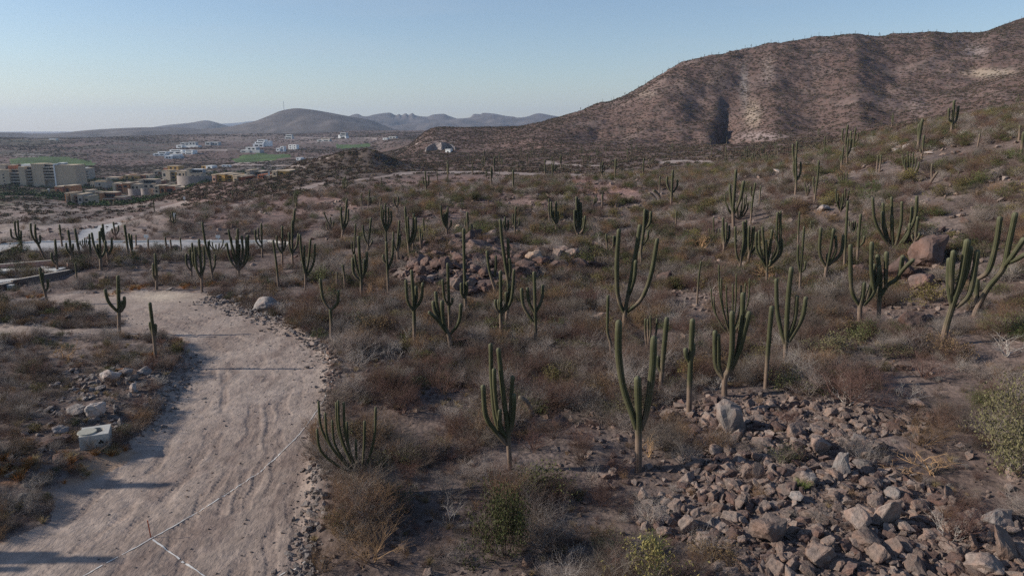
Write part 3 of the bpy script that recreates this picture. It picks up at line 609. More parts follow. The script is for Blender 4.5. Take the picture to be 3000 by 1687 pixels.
def cactus(zone, wd, label, stems, short=None, cat="cactus", kind="cardon", group="cardon cacti on the desert slope", dead=False, base=None):
    ox, oy, s = ZR[zone]; T = lambda p: (ox+p[0]*s, oy+p[1]*s)
    bx, by = T(stems[0][0]); B = hit(bx, by); n = Vector((B.x, B.y, 0)).normalized(); m = mpp(B)
    cam_p = Vector((0, 0, HC)); r_ = random.Random(int(bx*7+by))
    def W(p):
        px, py = T(p); dx, dy, dz = [float(q) for q in ray(px, py)]; dv = Vector((dx, dy, dz)); t = (B-cam_p).dot(n)/dv.dot(n); return cam_p + dv*t - B
    root = empty("cardon_cactus" if kind == "cardon" else "organ_pipe_cactus", B)
    rad = wd*s*m/2
    CACTI_PX.append((bx, by))
    for i, st in enumerate(stems):
        pts = [W(p) for p in st]
        if i == 0: pts[0] = Vector((0, 0, -.35))
        dep = 0 if i == 0 else r_.choice((-1, 1))*r_.uniform(.25, .9)*max(abs(pts[-1].x-pts[0].x)*.6, rad*2.2)
        for k in range(1, len(pts)): pts[k] = pts[k] + n*dep*min(1, 1.4*k/(len(pts)-1))
        if i and len(pts) == 2:      # an arm leaves sideways, then turns up
            a, b = pts; h = b-a; mid = a + Vector((h.x*.75, h.y*.75, max(h.z*.28, .1))); pts = [a, mid, b]
        rr_ = rad*(1.0 if i else 1.08)*r_.uniform(.93, 1.05)
        top = (kind == "cardon")
        me = stem_mesh("trunk" if i == 0 else "arm", pts, rr_, 0, (1.5 if top else .3)*(1.0 if i == 0 else .8), int(bx)+i, 8 if m < .035 else 7, dead, neck=i > 0)
        obj("trunk" if i == 0 else "arm", me, root)
    tag(root, label, cat, group); LAND.append((B.copy(), short or label, root)); return root

CZ = [
# left, around the paved road
("A",15,"cardon cactus with stepped short arms at the left end of the paved road",[[(183,395),(178,300),(176,215)],[(178,330),(160,270),(148,125)],[(165,310),(135,250),(122,140)],[(152,290),(100,270),(88,198)]],"stepped cactus at the road's left end"),
("A",17,"leaning cardon cactus with two tall arms beside the low pink walls",[[(385,448),(320,330),(298,250),(295,162)],[(335,350),(285,290),(262,230),(256,152)],[(325,330),(335,250)]],"leaning cactus by the pink walls"),
("A",14,"slender cardon cactus with one stub arm behind the paved road's near edge",[[(522,350),(510,260),(498,163)],[(512,300),(527,262)]],"slender stub-armed roadside cactus"),
("A",17,"cardon cactus holding two short arms like a fork, just behind the pink corner wall",[[(602,482),(590,340),(570,208)],[(595,430),(560,370),(554,318)],[(598,410),(612,370),(612,325)]],"forked cactus behind the pink corner"),
("A",17,"single smooth cardon column tilting left in front of the side lane",[[(682,452),(650,320),(628,196)]],"tilted column before the side lane"),
("A",15,"armless cardon column right of the tilted one by the side lane",[[(762,492),(756,360),(748,242)]],"armless column by the side lane"),
("A",18,"cardon cactus with a short left arm rising from the white slab between pink walls",[[(482,572),(472,420),(462,286)],[(468,500),(438,460),(432,400)]],"cactus on the white slab"),
("A",19,"big dark cardon with four spreading arms right of the pink walls",[[(848,548),(842,430),(835,220)],[(842,460),(790,340),(768,230)],[(840,440),(822,400),(817,330)],[(846,450),(880,390),(886,300)]],"four-armed cactus right of the pink walls"),
("A",18,"tall cardon with a curved right arm touching the four-armed one",[[(915,498),(895,380),(872,270),(860,158)],[(912,420),(936,360),(936,272)],[(890,360),(855,260),(848,192)]],"tall cactus with curved right arm"),
("A",14,"small three-armed cardon beyond the paved road at the side lane's corner",[[(976,283),(962,220),(949,142)],[(974,255),(992,220),(992,172)],[(968,260),(942,230),(938,196)]],"three-armed cactus across the road"),
("A",17,"straight cardon column, left one of a close pair near the road",[[(1082,442),(1062,300),(1043,165)]],"left column of the roadside pair"),
("A",17,"cardon column with a low bump, right one of a close pair near the road",[[(1117,462),(1095,340),(1078,238)],[(1112,380),(1104,300),(1102,250)]],"right column of the roadside pair"),
("A",12,"short thin cardon standing above a round grey boulder by the road",[[(1141,372),(1139,250)]],"thin cactus above the round boulder"),
("A",12,"lone thin cardon seen whole against the pale paved road",[[(1246,408),(1241,288)]],"lone thin cactus before the road"),
("A",13,"thin cardon with a low right bump against the paved road",[[(1401,405),(1385,268)],[(1399,395),(1410,345)]],"bumped thin cactus before the road"),
("A",12,"thin cardon leaning left over the larger round roadside boulder",[[(1441,388),(1428,290)]],"thin cactus over the larger roadside boulder"),
("A",12,"thin cardon column right of the larger round roadside boulder",[[(1527,425),(1511,275)]],"thin cactus right of the roadside boulder"),
("A",20,"stout cardon with one left arm at the bushes' edge above the sand bank",[[(1311,712),(1312,590),(1300,406)],[(1310,640),(1288,590),(1284,488)]],"stout cactus above the sand bank"),
("A",17,"many-stemmed cardon, low left half of the big double clump",[[(1606,612),(1603,520),(1590,370)],[(1604,560),(1565,500),(1560,410)],[(1604,540),(1615,430),(1610,320)],[(1603,530),(1640,450),(1640,380)]],"low half of the double cactus clump"),
("A",19,"big candelabra cardon standing nearest in the double clump left of centre",[[(1693,732),(1690,600),(1680,440),(1667,285)],[(1688,620),(1650,540),(1632,350)],[(1686,600),(1625,500),(1618,400)],[(1692,600),(1715,500),(1708,345)]],"nearest candelabra of the double clump"),
("A",18,"cardon with an arm bowed right, just right of the candelabra clump",[[(1792,642),(1770,530),(1757,420),(1745,305)],[(1775,580),(1802,500),(1802,420)],[(1760,470),(1722,320),(1695,142)]],"bowed-arm cactus beside the candelabra"),
("A",20,"broad fan-shaped cardon with nine upright arms before the paved road",[[(2007,602),(2000,530),(1990,400),(1985,260)],[(2002,560),(1930,460),(1900,320)],[(2002,550),(1955,420),(1934,268)],[(2000,530),(1935,300),(1915,203)],[(2001,530),(2003,420),(2010,330)],[(2003,540),(2035,400),(2025,255)],[(2004,550),(2060,430),(2063,265)],[(2004,555),(2075,450),(2080,255)],[(1996,440),(1995,300),(1992,198)]],"broad fan-shaped cactus"),
("A",14,"cardon with two close left arms at the paved road's edge",[[(2199,442),(2196,300),(2191,153)],[(2196,365),(2150,310),(2136,212)],[(2195,330),(2168,270),(2165,192)]],"roadside cactus with two left arms"),
("A",18,"bare leaning cardon column rising from the dark stones left of centre",[[(2337,712),(2318,500),(2290,294)]],"bare leaning column in dark stones"),
("A",16,"slim cardon with low symmetrical arms near the paved road's right end",[[(2366,502),(2368,340),(2367,175)],[(2364,410),(2328,350),(2320,260)],[(2367,400),(2390,350),(2392,285)]],"slim symmetrical roadside cactus"),
("A",18,"tallest dark cardon at the paved road's right end with three arms",[[(2456,527),(2452,400),(2452,250),(2474,28)],[(2452,420),(2428,340),(2422,228)],[(2453,400),(2450,260),(2452,130)],[(2454,410),(2490,340),(2505,240)]],"tallest cactus at the road's right end"),
("A",20,"bushy-topped cardon leaning at the near end of the dirt track",[[(407,832),(372,720),(348,620),(334,525)],[(378,735),(358,660),(360,565)],[(378,735),(400,690),(399,615)]],"cactus beside the far dirt lane"),
("A",13,"plain cardon stem just in front of the pink corner wall",[[(652,692),(642,590),(632,486)]],"plain stem before the pink corner"),
("A",26,"cardon shaped like a candlestick with a long left arm at the road fork",[[(997,1078),(996,860),(989,590)],[(990,900),(910,810),(879,700)],[(1000,910),(1040,850),(1041,763)],[(1003,890),(1018,850),(1022,800)]],"candlestick cactus at the road fork"),
("A",24,"lone narrow cardon with two tiny buds on the dirt road's inner bank",[[(1307,1290),(1285,1060),(1256,815)],[(1280,1080),(1262,1040),(1256,985)],[(1292,1120),(1304,1060),(1302,998)]],"narrow cactus on the inner bank"),
# centre left
("G",17,"cardon fork with a high straight arm on the slope behind the road's end",[[(575,1157),(585,1080),(605,980),(620,808)],[(583,1075),(572,960),(569,875)],[(590,1075),(625,1000),(632,893)]],"high fork behind the road's end"),
("G",11,"small bushy cactus of thin crossed stems left of the high fork",[[(487,1108),(485,1040),(480,960)],[(486,1090),(455,1060),(448,1010)],[(484,1060),(450,980),(425,920)],[(486,1080),(500,1040),(508,995)]],"small crossed-stem cactus"),
("G",11,"far slender cactus with one right arm up the middle slope",[[(800,912),(800,850),(810,728)],[(802,870),(820,840),(818,795)]],"far slender one-armed cactus"),
("B",18,"wide candelabra cardon with four arms beside a yellow-green bush",[[(268,712),(272,620),(262,480),(262,338)],[(270,590),(240,420),(226,245)],[(275,600),(300,450),(315,290)],[(276,610),(340,480),(350,320)]],"candelabra beside the yellow-green bush"),
("B",22,"cardon with tight left arms standing over pale twisted branches",[[(741,805),(738,610),(725,430),(717,262)],[(733,640),(678,580),(667,448)],[(735,620),(700,520),(683,415)],[(742,630),(783,520),(784,390)],[(741,620),(762,560),(764,455)]],"tight-armed cactus over pale branches"),
("B",13,"tall thin cardon directly behind the tight-armed one",[[(684,600),(682,380),(692,155)],[(682,440),(662,370),(660,310)]],"thin cactus behind the tight-armed one"),
("B",16,"cardon with a broken drooping right arm in the middle left",[[(790,412),(797,330),(812,220),(822,108)],[(797,345),(765,270),(751,170)],[(797,380),(818,340),(836,298)]],"cactus with the broken right arm"),
("B",20,"cardon with one big right arm and orange-brown foot left of the boulder pile",[[(967,745),(958,520),(950,308)],[(962,545),(1000,440),(1006,288)],[(955,500),(930,470),(924,418)]],"big right-armed cactus by the boulder pile"),
("B",15,"dense crown of upright arms behind the big right-armed cactus",[[(947,440),(946,200),(942,-15)],[(946,230),(912,130),(912,0)],[(946,220),(925,140),(925,40)],[(947,215),(970,130),(966,20)],[(947,230),(990,140),(988,50)]],"dense crown behind the right-armed cactus"),
("B",17,"three-armed cardon between the dense crown and the tall twin",[[(1046,482),(1045,350),(1060,128)],[(1045,400),(1015,330),(1008,225)],[(1046,390),(1064,320),(1066,240)]],"three-armed cactus left of the tall twin"),
("B",20,"tall twin-stemmed cardon left of the boulder pile's top",[[(1146,435),(1135,330),(1120,200),(1107,15)],[(1142,350),(1135,220),(1130,95)],[(1145,340),(1175,200),(1180,70)],[(1146,350),(1192,240),(1196,100)]],"tall twin-stemmed cactus"),
("B",13,"straight thin cardon close right of the tall twin",[[(1170,405),(1175,290),(1180,165)]],"thin cactus right of the tall twin"),
("B",13,"short cardon with a side bud left of the orange bush",[[(1241,382),(1236,290),(1229,203)],[(1240,350),(1250,310),(1250,245)]],"short budded cactus by the orange bush"),
("B",13,"plain thin column behind the short budded one",[[(1266,292),(1264,200),(1261,113)]],"plain column behind the orange bush"),
("B",17,"full-crowned cardon beside the round tan boulder",[[(1461,277),(1457,190),(1465,18)],[(1459,210),(1420,120),(1405,5)],[(1459,200),(1437,140),(1434,72)],[(1461,215),(1492,170),(1492,125)],[(1459,190),(1450,120),(1448,60)]],"full-crowned cactus by the tan boulder"),
("B",17,"cardon with a hooked right arm just above the dark boulder pile",[[(1636,268),(1632,170),(1629,58)],[(1638,235),(1667,210),(1667,163)],[(1635,230),(1616,190),(1615,130)]],"hooked-arm cactus above the pile"),
("B",15,"small cardon fork between the tall leaning cardon and the hooked one",[[(1951,292),(1948,190),(1944,100)],[(1950,235),(1972,190),(1970,128)],[(1949,225),(1935,180),(1932,130)]],"small fork behind the leaning giant"),
("B",14,"slim three-armed cardon on the brown slope right of centre",[[(2026,283),(2030,150),(2036,12)],[(2029,190),(2012,140),(2012,75)],[(2030,195),(2062,160),(2065,108)]],"slim three-armed cactus on brown slope"),
("B",17,"cardon with four close arms beside a brown bush",[[(2374,247),(2377,130),(2371,-30)],[(2375,180),(2340,70),(2331,-30)],[(2376,170),(2388,120),(2388,55)],[(2374,170),(2350,120),(2352,40)]],"close-armed cactus beside the brown bush"),
("B",12,"single reddish column left of the close-armed one",[[(2318,155),(2315,80),(2311,-10)]],"reddish column left of the close-armed cactus"),
("B",23,"tall cardon with a low Y of arms right of the dark boulders",[[(1617,945),(1610,720),(1603,480),(1598,195)],[(1609,790),(1582,740),(1578,650)],[(1611,780),(1628,720),(1624,640)]],"tall cactus with a low Y"),
("B",26,"trident cardon with four pale-banded arms on a reddish trunk",[[(1185,1180),(1182,880),(1172,700),(1161,542)],[(1178,890),(1128,800),(1114,620)],[(1184,880),(1240,790),(1256,643)],[(1184,870),(1202,790),(1199,685)]],"four-armed trident cactus"),
("B",25,"Y-shaped cardon at the outer bend of the dirt road",[[(486,1143),(487,1000),(480,865)],[(476,880),(420,790),(395,618)],[(487,880),(540,820),(546,710)]],"Y-shaped cactus at the road bend"),
("B",12,"thin pole cactus, left one of two behind the Y-shaped cardon",[[(532,712),(534,640),(534,560)]],"left thin pole behind the Y"),
("B",14,"thin pole cactus, right one of two behind the Y-shaped cardon",[[(602,722),(597,600),(583,498)]],"right thin pole behind the Y"),
("B",31,"twisted dark cardon with a broken drooping left arm and thick body",[[(1490,1250),(1478,1110),(1440,1020),(1420,920),(1418,798)],[(1460,1080),(1390,970),(1345,915),(1303,875)],[(1420,1010),(1380,880),(1362,728)],[(1380,950),(1350,880),(1343,810)],[(1488,1085),(1560,970),(1576,815)]],"twisted dark cactus with broken arm"),
("B",22,"tall straight cardon rising behind the twisted dark one",[[(1482,1080),(1475,850),(1465,486)],[(1472,850),(1435,770),(1423,620)],[(1478,850),(1500,820),(1505,775)]],"tall cactus behind the twisted one"),
("B",25,"cardon with a crowded lower crown in front of the leaning giant",[[(1911,1115),(1910,900),(1908,550)],[(1904,910),(1872,860),(1864,788)],[(1906,905),(1893,860),(1892,795)],[(1914,915),(1950,830),(1955,726)],[(1918,915),(1995,800),(2022,530)],[(1952,860),(1978,780),(1980,665)]],"crowded-crown cactus"),
("B",24,"leaning giant cardon with orange-brown scarred trunk at picture centre",[[(1948,1010),(1975,720),(1945,480),(1920,300),(1904,118)],[(1972,640),(1975,450),(1967,280)],[(1975,650),(1990,550),(1982,445)]],"leaning scarred giant"),
("B",22,"snapped leaning cardon stump against the boulders",[[(1884,745),(1822,580),(1803,480),(1794,385)],[(1858,600),(1868,520),(1868,420)]],"snapped leaning cactus"),
("B",26,"cardon with a straight centre and two raised side arms right of centre",[[(2206,1215),(2198,900),(2195,720),(2189,558)],[(2192,910),(2145,820),(2132,695)],[(2203,905),(2252,800),(2263,673)],[(2180,980),(2100,850),(2083,700)]],"centre-armed cactus left of the U"),
# centre right
("I",27,"nearest many-armed cardon in the centre foreground, eight arms on one trunk",[[(1258,790),(1245,640),(1240,540),(1212,330),(1181,38)],[(1235,640),(1160,540),(1105,440),(1088,250)],[(1215,605),(1165,480),(1140,250),(1133,15)],[(1225,610),(1180,460),(1160,300),(1155,158)],[(1245,600),(1192,530),(1190,408)],[(1255,560),(1258,400),(1270,215)],[(1258,560),(1275,440),(1279,318)]],"many-armed foreground cactus"),
("J",41,"big foreground cardon with a flat-topped stump between two tall arms",[[(150,800),(150,560),(148,380),(143,213)],[(135,540),(110,450),(55,290),(25,80),(27,-130)],[(165,545),(200,430),(235,180),(245,-28)]],"flat-topped stump cactus"),
("J",31,"straight cardon with two tiny buds beside the upright boulder",[[(462,455),(468,200),(484,-143)],[(466,130),(445,90),(440,35)],[(472,120),(486,80),(486,15)]],"tiny-budded column by the upright boulder"),
("J",27,"slim cardon column behind and right of the flat-topped stump cactus",[[(281,325),(300,120),(325,-152)],[(288,190),(270,150),(268,92)]],"slim column right of the stump cactus"),
("J",31,"U-shaped cardon with thick curved arms directly above the upright boulder",[[(684,335),(682,240),(705,180),(770,60),(836,-188)],[(675,235),(630,160),(621,60),(622,-67)],[(672,230),(645,160),(642,60),(641,-42)],[(690,225),(720,120),(735,-90)],[(695,220),(760,80),(790,-160),(795,-300)],[(700,200),(725,60),(728,-195)]],"U-shaped cactus above the upright boulder"),
("J",27,"slender leaning cardon column left of the golden-green candelabra",[[(935,292),(948,80),(973,-221)]],"slender column left of the golden-green candelabra"),
("D",40,"golden-green candelabra cardon with four long smooth arms in full sun",[[(318,1545),(330,1310),(350,900),(384,583)],[(315,1310),(250,1020),(238,700)],[(335,1300),(415,1080),(436,855)],[(345,1310),(480,1080),(520,868)]],"golden-green candelabra"),
("C",38,"huge scarred brown cardon with three spreading arms at centre right",[[(732,1185),(745,1020),(790,760),(850,430),(888,185)],[(735,1020),(680,860),(668,560),(689,220)],[(785,850),(832,680),(847,515)],[(765,1010),(900,880),(990,640),(1050,305)]],"huge scarred cactus"),
("C",25,"triple-tipped tall cardon right behind the huge scarred one",[[(905,600),(895,430),(920,250),(933,38)],[(912,380),(955,320),(965,238)],[(925,250),(952,150),(955,48)],[(925,240),(978,170),(990,58)],[(905,590),(880,530),(885,440)]],"triple-tipped cactus"),
("C",23,"compact dark cardon with tightly packed arms left of the huge one",[[(302,325),(300,270),(292,100),(287,-80)],[(298,280),(272,200),(268,45)],[(300,275),(310,120),(308,-50)],[(302,275),(330,150),(326,-25)],[(304,280),(350,230),(370,98)],[(303,280),(345,200),(350,120)]],"compact tightly packed cactus"),
("C",17,"small cardon with a pole beside it left of the compact dark one",[[(95,278),(95,190),(92,80),(95,-20)],[(92,185),(50,100),(45,-5)],[(97,180),(112,130),(108,70)]],"small cactus beside the compact one"),
("C",13,"thin reddish pole at the small cactus's left side",[[(35,175),(28,80),(27,-60)]],"thin reddish pole"),
("C",20,"half-hidden cardon with two stubby arms peeking left of the huge one",[[(578,480),(574,380),(565,272)],[(580,440),(630,390),(638,285)],[(600,430),(650,370),(657,290)]],"half-hidden stubby cactus"),
("C",25,"thin crooked cardon with a peeling foot in front of the huge one",[[(622,1455),(605,1290),(580,1200),(585,850)]],"crooked peeling cactus"),
("C",18,"short cluster of four thin stems behind the slim column",[[(955,1375),(962,1240),(960,1078)],[(950,1350),(936,1220),(937,1073)],[(958,1340),(985,1200),(984,1040)],[(960,1350),(1030,1250),(1047,1078)]],"four-stem cluster behind the slim column"),
("C",17,"single thin column standing in pale grass right of the huge cactus",[[(1423,943),(1436,740),(1460,535)]],"single column in pale grass"),
("C",22,"tall cardon pair of columns joined low on the right slope",[[(2393,845),(2400,640),(2420,400),(2435,200)],[(2398,650),(2376,520),(2378,375)],[(2400,640),(2440,600),(2446,530)]],"joined-columns cactus"),
("C",16,"thin reddish column behind the joined columns",[[(2374,420),(2380,250),(2392,65)]],"reddish column behind the joined ones"),
("C",24,"leaning group of four thick columns left of the dense giant",[[(1825,650),(1840,480),(1865,330),(1860,155)],[(1828,560),(1792,440),(1785,200)],[(1840,520),(1885,400),(1882,285)],[(1850,470),(1888,300),(1886,140)]],"four leaning columns"),
("C",24,"cardon with three arms squeezed between the four columns and the dense giant",[[(1895,605),(1915,480),(1940,380),(1960,200)],[(1915,470),(1912,330),(1917,193)],[(1930,470),(2000,350),(2010,240)]],"squeezed three-armed cactus"),
("C",22,"bluish small cardon with four arms left of the leaning columns",[[(1667,465),(1680,390),(1672,260),(1670,118)],[(1680,395),(1700,300),(1702,165)],[(1684,395),(1725,310),(1728,195)],[(1676,390),(1660,310),(1665,208)]],"small bluish four-armed cactus"),
("C",24,"dense giant cardon with a dozen arms over pale fallen branches",[[(2085,790),(2085,590),(2110,420),(2135,230)],[(2080,590),(1990,420),(1985,250)],[(2080,590),(2020,440),(2010,240)],[(2082,590),(2055,400),(2040,205)],[(2080,585),(2060,560),(2062,505)],[(2088,585),(2115,560),(2117,515)],[(2090,590),(2170,400),(2178,200),(2185,70)],[(2090,590),(2200,400),(2210,58)],[(2090,590),(2210,470),(2222,325)],[(2090,585),(2190,440),(2160,280)],[(2085,590),(2080,450),(2075,330)]],"dense dozen-armed giant"),
# right
("D",24,"very tall single reddish column right of the middle",[[(880,628),(890,400),(905,120),(915,-38)]],"very tall reddish column"),
("D",24,"green column with a small right arm beside the very tall one",[[(1003,563),(1018,300),(1037,85)],[(1018,400),(1062,350),(1072,290)]],"green column with small right arm"),
("D",29,"dark bushy-armed cardon with five arms below the very tall column",[[(690,745),(712,600),(745,450),(783,222)],[(708,590),(650,450),(662,208)],[(722,560),(718,520),(722,460)],[(730,570),(800,440),(798,290)],[(730,575),(850,460),(872,285)]],"dark five-armed cactus"),
("D",24,"column with two short side arms left of the giant boulder",[[(1532,445),(1555,280),(1576,108)],[(1542,350),(1522,310),(1523,280)],[(1548,340),(1585,300),(1592,262)]],"two-stub column by the giant boulder"),
("D",38,"brown-trunked cardon with a dead dark middle stump on the right",[[(1028,1130),(1030,960),(1055,870),(1070,725)],[(1018,950),(950,780),(940,365)],[(1060,950),(1160,820),(1215,580)],[(1160,800),(1135,600),(1141,342)],[(1090,900),(1150,700),(1168,560)]],"cactus with the dead middle stump"),
("D",38,"dark thick cardon with a long arm reaching right past the boulders",[[(1205,1125),(1212,900),(1222,700),(1192,465)],[(1225,860),(1290,760),(1390,690),(1437,480)],[(1270,780),(1275,600),(1281,440)],[(1385,680),(1450,590),(1540,500)]],"cactus reaching right past the boulders"),
("D",50,"thick tilted cardon with a pale cracked trunk and five arms at far right",[[(1798,1345),(1840,1160),(1900,960),(1980,700),(2047,320)],[(1885,940),(1865,720),(1872,495)],[(1890,880),(1895,620),(1914,420)],[(1950,850),(2040,600),(2072,390)],[(1940,970),(2060,850),(2110,620),(2140,430)]],"thick tilted cactus with cracked trunk"),
("D",48,"largest leaning cardon at the right picture edge with long pale ribbed arms",[[(2100,1045),(2150,940),(2240,780),(2380,600),(2430,380),(2497,68)],[(2125,930),(2128,800),(2132,690)],[(2145,700),(2240,620),(2310,380),(2352,105)],[(2380,590),(2450,500),(2585,300)],[(2400,560),(2480,520),(2600,450)]],"largest leaning cactus at the right edge"),
("E",20,"odd cardon pair, one grown through the other, before the far pale track",[[(420,872),(428,740),(425,600),(425,500)],[(428,745),(405,650),(405,560)],[(430,745),(468,660),(469,560)],[(405,560),(397,480),(396,395)],[(412,560),(430,470),(435,368)]],"cactus pair before the far pale track"),
("E",17,"slim tall cardon with a left arm right of the far pair",[[(594,972),(612,840),(630,700),(641,545)],[(604,870),(590,790),(592,700)]],"slim tall cactus right of the far pair"),
("E",16,"short cardon in front of the white rock outcrop",[[(850,655),(858,560),(876,408)],[(856,580),(844,540),(847,498)]],"short cactus before the white outcrop"),
("E",15,"two-stemmed cardon standing against the white rock outcrop",[[(904,610),(910,480),(918,335)],[(912,500),(940,440),(950,343)]],"two-stemmed cactus at the white outcrop"),
("E",11,"thin distant pole left of the white rock outcrop",[[(689,515),(694,420),(700,320)]],"thin pole left of the outcrop"),
("E",13,"short twin column, left one, right of the white outcrop",[[(1187,655),(1192,580),(1200,498)]],"left short twin"),
("E",13,"short twin column, right one, right of the white outcrop",[[(1212,660),(1220,590),(1230,495)]],"right short twin"),
("E",26,"thick brown cardon spire on the skyline slope above the white rocks",[[(1572,460),(1588,340),(1605,230),(1622,155)],[(1582,360),(1582,300),(1590,200)]],"thick brown spire"),
("E",19,"green column with a stub directly beside the thick brown spire",[[(1608,548),(1620,450),(1634,308)],[(1614,490),(1600,470),(1598,440)]],"green column beside the brown spire"),
("E",14,"short far cardon on the open right hillside",[[(2135,425),(2150,360),(2162,298)]],"short far hillside cactus"),
("E",20,"brown cardon column at the far right edge of the upper slope",[[(2530,365),(2535,300),(2540,215)]],"brown column at the upper right edge"),
("E",24,"green-brown cardon nearly cut off by the right picture edge",[[(2548,520),(2560,400),(2578,275)]],"edge-cut cactus on the upper slope"),
("F",20,"trident cardon standing alone on the yellowish middle slope",[[(1178,985),(1185,860),(1196,636)],[(1182,860),(1145,790),(1140,700)],[(1188,860),(1232,800),(1241,730)]],"lone trident on the yellowish slope"),
("F",12,"thin pole left of the lone trident",[[(1069,865),(1070,780),(1076,695)]],"thin pole left of the lone trident"),
("F",27,"three thick dark columns rising from an organ pipe thicket",[[(1770,1170),(1765,1000),(1780,800),(1792,632)],[(1765,1050),(1740,900),(1734,775)],[(1775,1050),(1835,900),(1865,738)]],"three thick dark columns"),
("F",17,"slim leaning cardon with a raised left arm right of the three columns",[[(1927,1160),(1945,950),(1975,755)],[(1945,900),(1930,850),(1932,795)]],"slim leaning cactus right of three columns"),
("F",13,"short brown pole right of the slim leaning one",[[(2008,965),(2018,870),(2026,785)]],"short brown pole"),
("F",16,"short green column in front of the red eroded bank",[[(530,995),(530,930),(530,865)]],"short column at the red bank"),
("F",12,"tiny pole above the red eroded bank",[[(361,865),(362,820),(363,778)]],"tiny pole above the red bank"),
("G",10,"tiny far cactus in the left middle slope",[[(740,900),(742,840),(742,765)]],"tiny far left cactus"),
("G",8,"tiny two-armed cactus beside the pinkish far slope",[[(48,760),(48,735),(42,710)],[(49,750),(58,735),(58,710)]],"tiny cactus on the pinkish slope"),
("G",12,"small cactus left of the dense crown in the middle distance",[[(895,900),(900,860),(905,800)]],"small cactus beyond the dense crown"),
("G",13,"blue-green cactus with crossed arms above the dense crown",[[(1045,925),(1045,860),(1050,790)],[(1045,890),(1020,850),(1010,800)]],"crossed-arm cactus beyond the crown"),
("C",14,"thin pole cactus in the brown scrub above the huge scarred one",[[(1222,235),(1225,150),(1230,60)]],"thin pole above the huge cactus"),
]
for z, wd, lab, st, sh in CZ: cactus(z, wd, lab, st, sh)
OP = [
("I",15,"dark organ pipe cactus with long thin stems at the dirt road's right edge",(333,845),[(68,380),(65,490),(113,408),(155,468),(178,398),(191,350),(225,358),(245,488),(300,598),(355,488),(422,388)],"organ pipe cactus by the road"),
("C",15,"organ pipe cactus with many pale green stems behind the U-shaped cactus",(1745,1255),[(1555,800),(1650,700),(1700,760),(1762,745),(1795,650),(1920,680),(1880,735),(1580,870),(1630,560),(1840,760)],"organ pipe behind the U"),
("C",13,"small thin-stemmed organ pipe left of the bluish four-armed cactus",(1580,335),[(1580,115),(1537,220),(1560,240),(1612,230),(1632,220)],"organ pipe by the bluish cactus"),
("F",13,"thicket of organ pipe stems around the three thick dark columns",(1820,1110),[(1690,870),(1710,950),(1800,930),(1840,960),(1870,900),(1890,870),(1905,950),(1850,880)],"organ pipe thicket round three columns"),
("D",28,"open spreading organ pipe with long bowed arms above the giant boulder's left",(1345,445),[(1153,-80),(1245,-20),(1327,-75),(1330,100),(1425,-35),(1520,20),(1567,-90),(1500,170),(1240,60)],"open spreading organ pipe"),
("E",13,"upright organ pipe thicket below the thick brown spire",(1500,705),[(1430,500),(1450,540),(1478,462),(1500,510),(1532,470),(1560,520),(1585,560),(1575,610)],"organ pipe below the brown spire"),
("E",11,"small grey-green organ pipe in the middle of the right slope",(865,790),[(818,670),(835,700),(858,690),(882,660),(910,655)],"small grey-green organ pipe"),
("E",14,"organ pipe cactus behind the grey boulders of the right slope",(840,1035),[(800,815),(820,860),(850,895),(868,860),(890,810),(922,838)],"organ pipe behind grey boulders"),
("E",12,"low organ pipe stems left of the slim tall cactus",(528,885),[(508,745),(520,800),(542,785),(556,820)],"low organ pipe left of slim cactus"),
("E",12,"low organ pipe cluster on the far right slope",(1880,775),[(1885,668),(1905,700),(1930,690),(1962,650)],"low organ pipe on the right slope"),
("F",12,"dark sprawling organ pipe at the red eroded bank",(430,975),[(390,895),(410,930),(455,910),(470,880),(482,900)],"organ pipe at the red bank"),
("D",14,"short organ pipe of five stems beside the green column",(965,285),[(925,150),(945,160),(965,155),(985,150),(1000,170)],"short organ pipe by the green column"),
("C",13,"little organ pipe cluster right of the tall joined columns",(2505,300),[(2485,190),(2500,150),(2520,150),(2530,200)],"little organ pipe right of the joined columns"),
("A",9,"low sprawling organ pipe before the side lane",(710,370),[(670,300),(690,290),(710,275),(725,290),(742,300)],"low organ pipe before the side lane"),
("A",11,"sprawling spiky organ pipe against the paved road",(1820,400),[(1755,300),(1780,310),(1810,330),(1838,320),(1872,290),(1890,320)],"spiky organ pipe against the road"),
]
for z, wd, lab, b, tips, sh in OP:
    st = []
    tips = sorted(tips, key=lambda t: abs(t[0]-b[0]))
    for i, t in enumerate(tips):
        dx = t[0]-b[0]; h = b[1]-t[1]; st.append([b, (b[0]+dx*.55, b[1]-h*.3), (b[0]+dx*.92, b[1]-h*.62), t])
    cactus(z, wd, lab, st, sh, kind="pipe", group="organ pipe cacti on the desert slope")
# leaning dead ones
cactus("F", 26, "two dead brown cactus stumps leaning left on the middle slope", [[(1062,935),(1020,895),(968,852)], [(1080,925),(1060,870),(1008,825)]], "leaning dead stumps", dead=True)
cactus("E", 22, "dead cactus leaning right with one upright stub on the right slope", [[(1668,775),(1715,720),(1765,652)], [(1705,720),(1705,640),(1711,578)]], "leaning dead cactus on the right slope", dead=True)
cactus("I", 30, "fallen curled dead cactus trunk right of the many-armed foreground cactus", [[(1405,490),(1380,420),(1350,370),(1305,340)]], "curled dead trunk", dead=True)
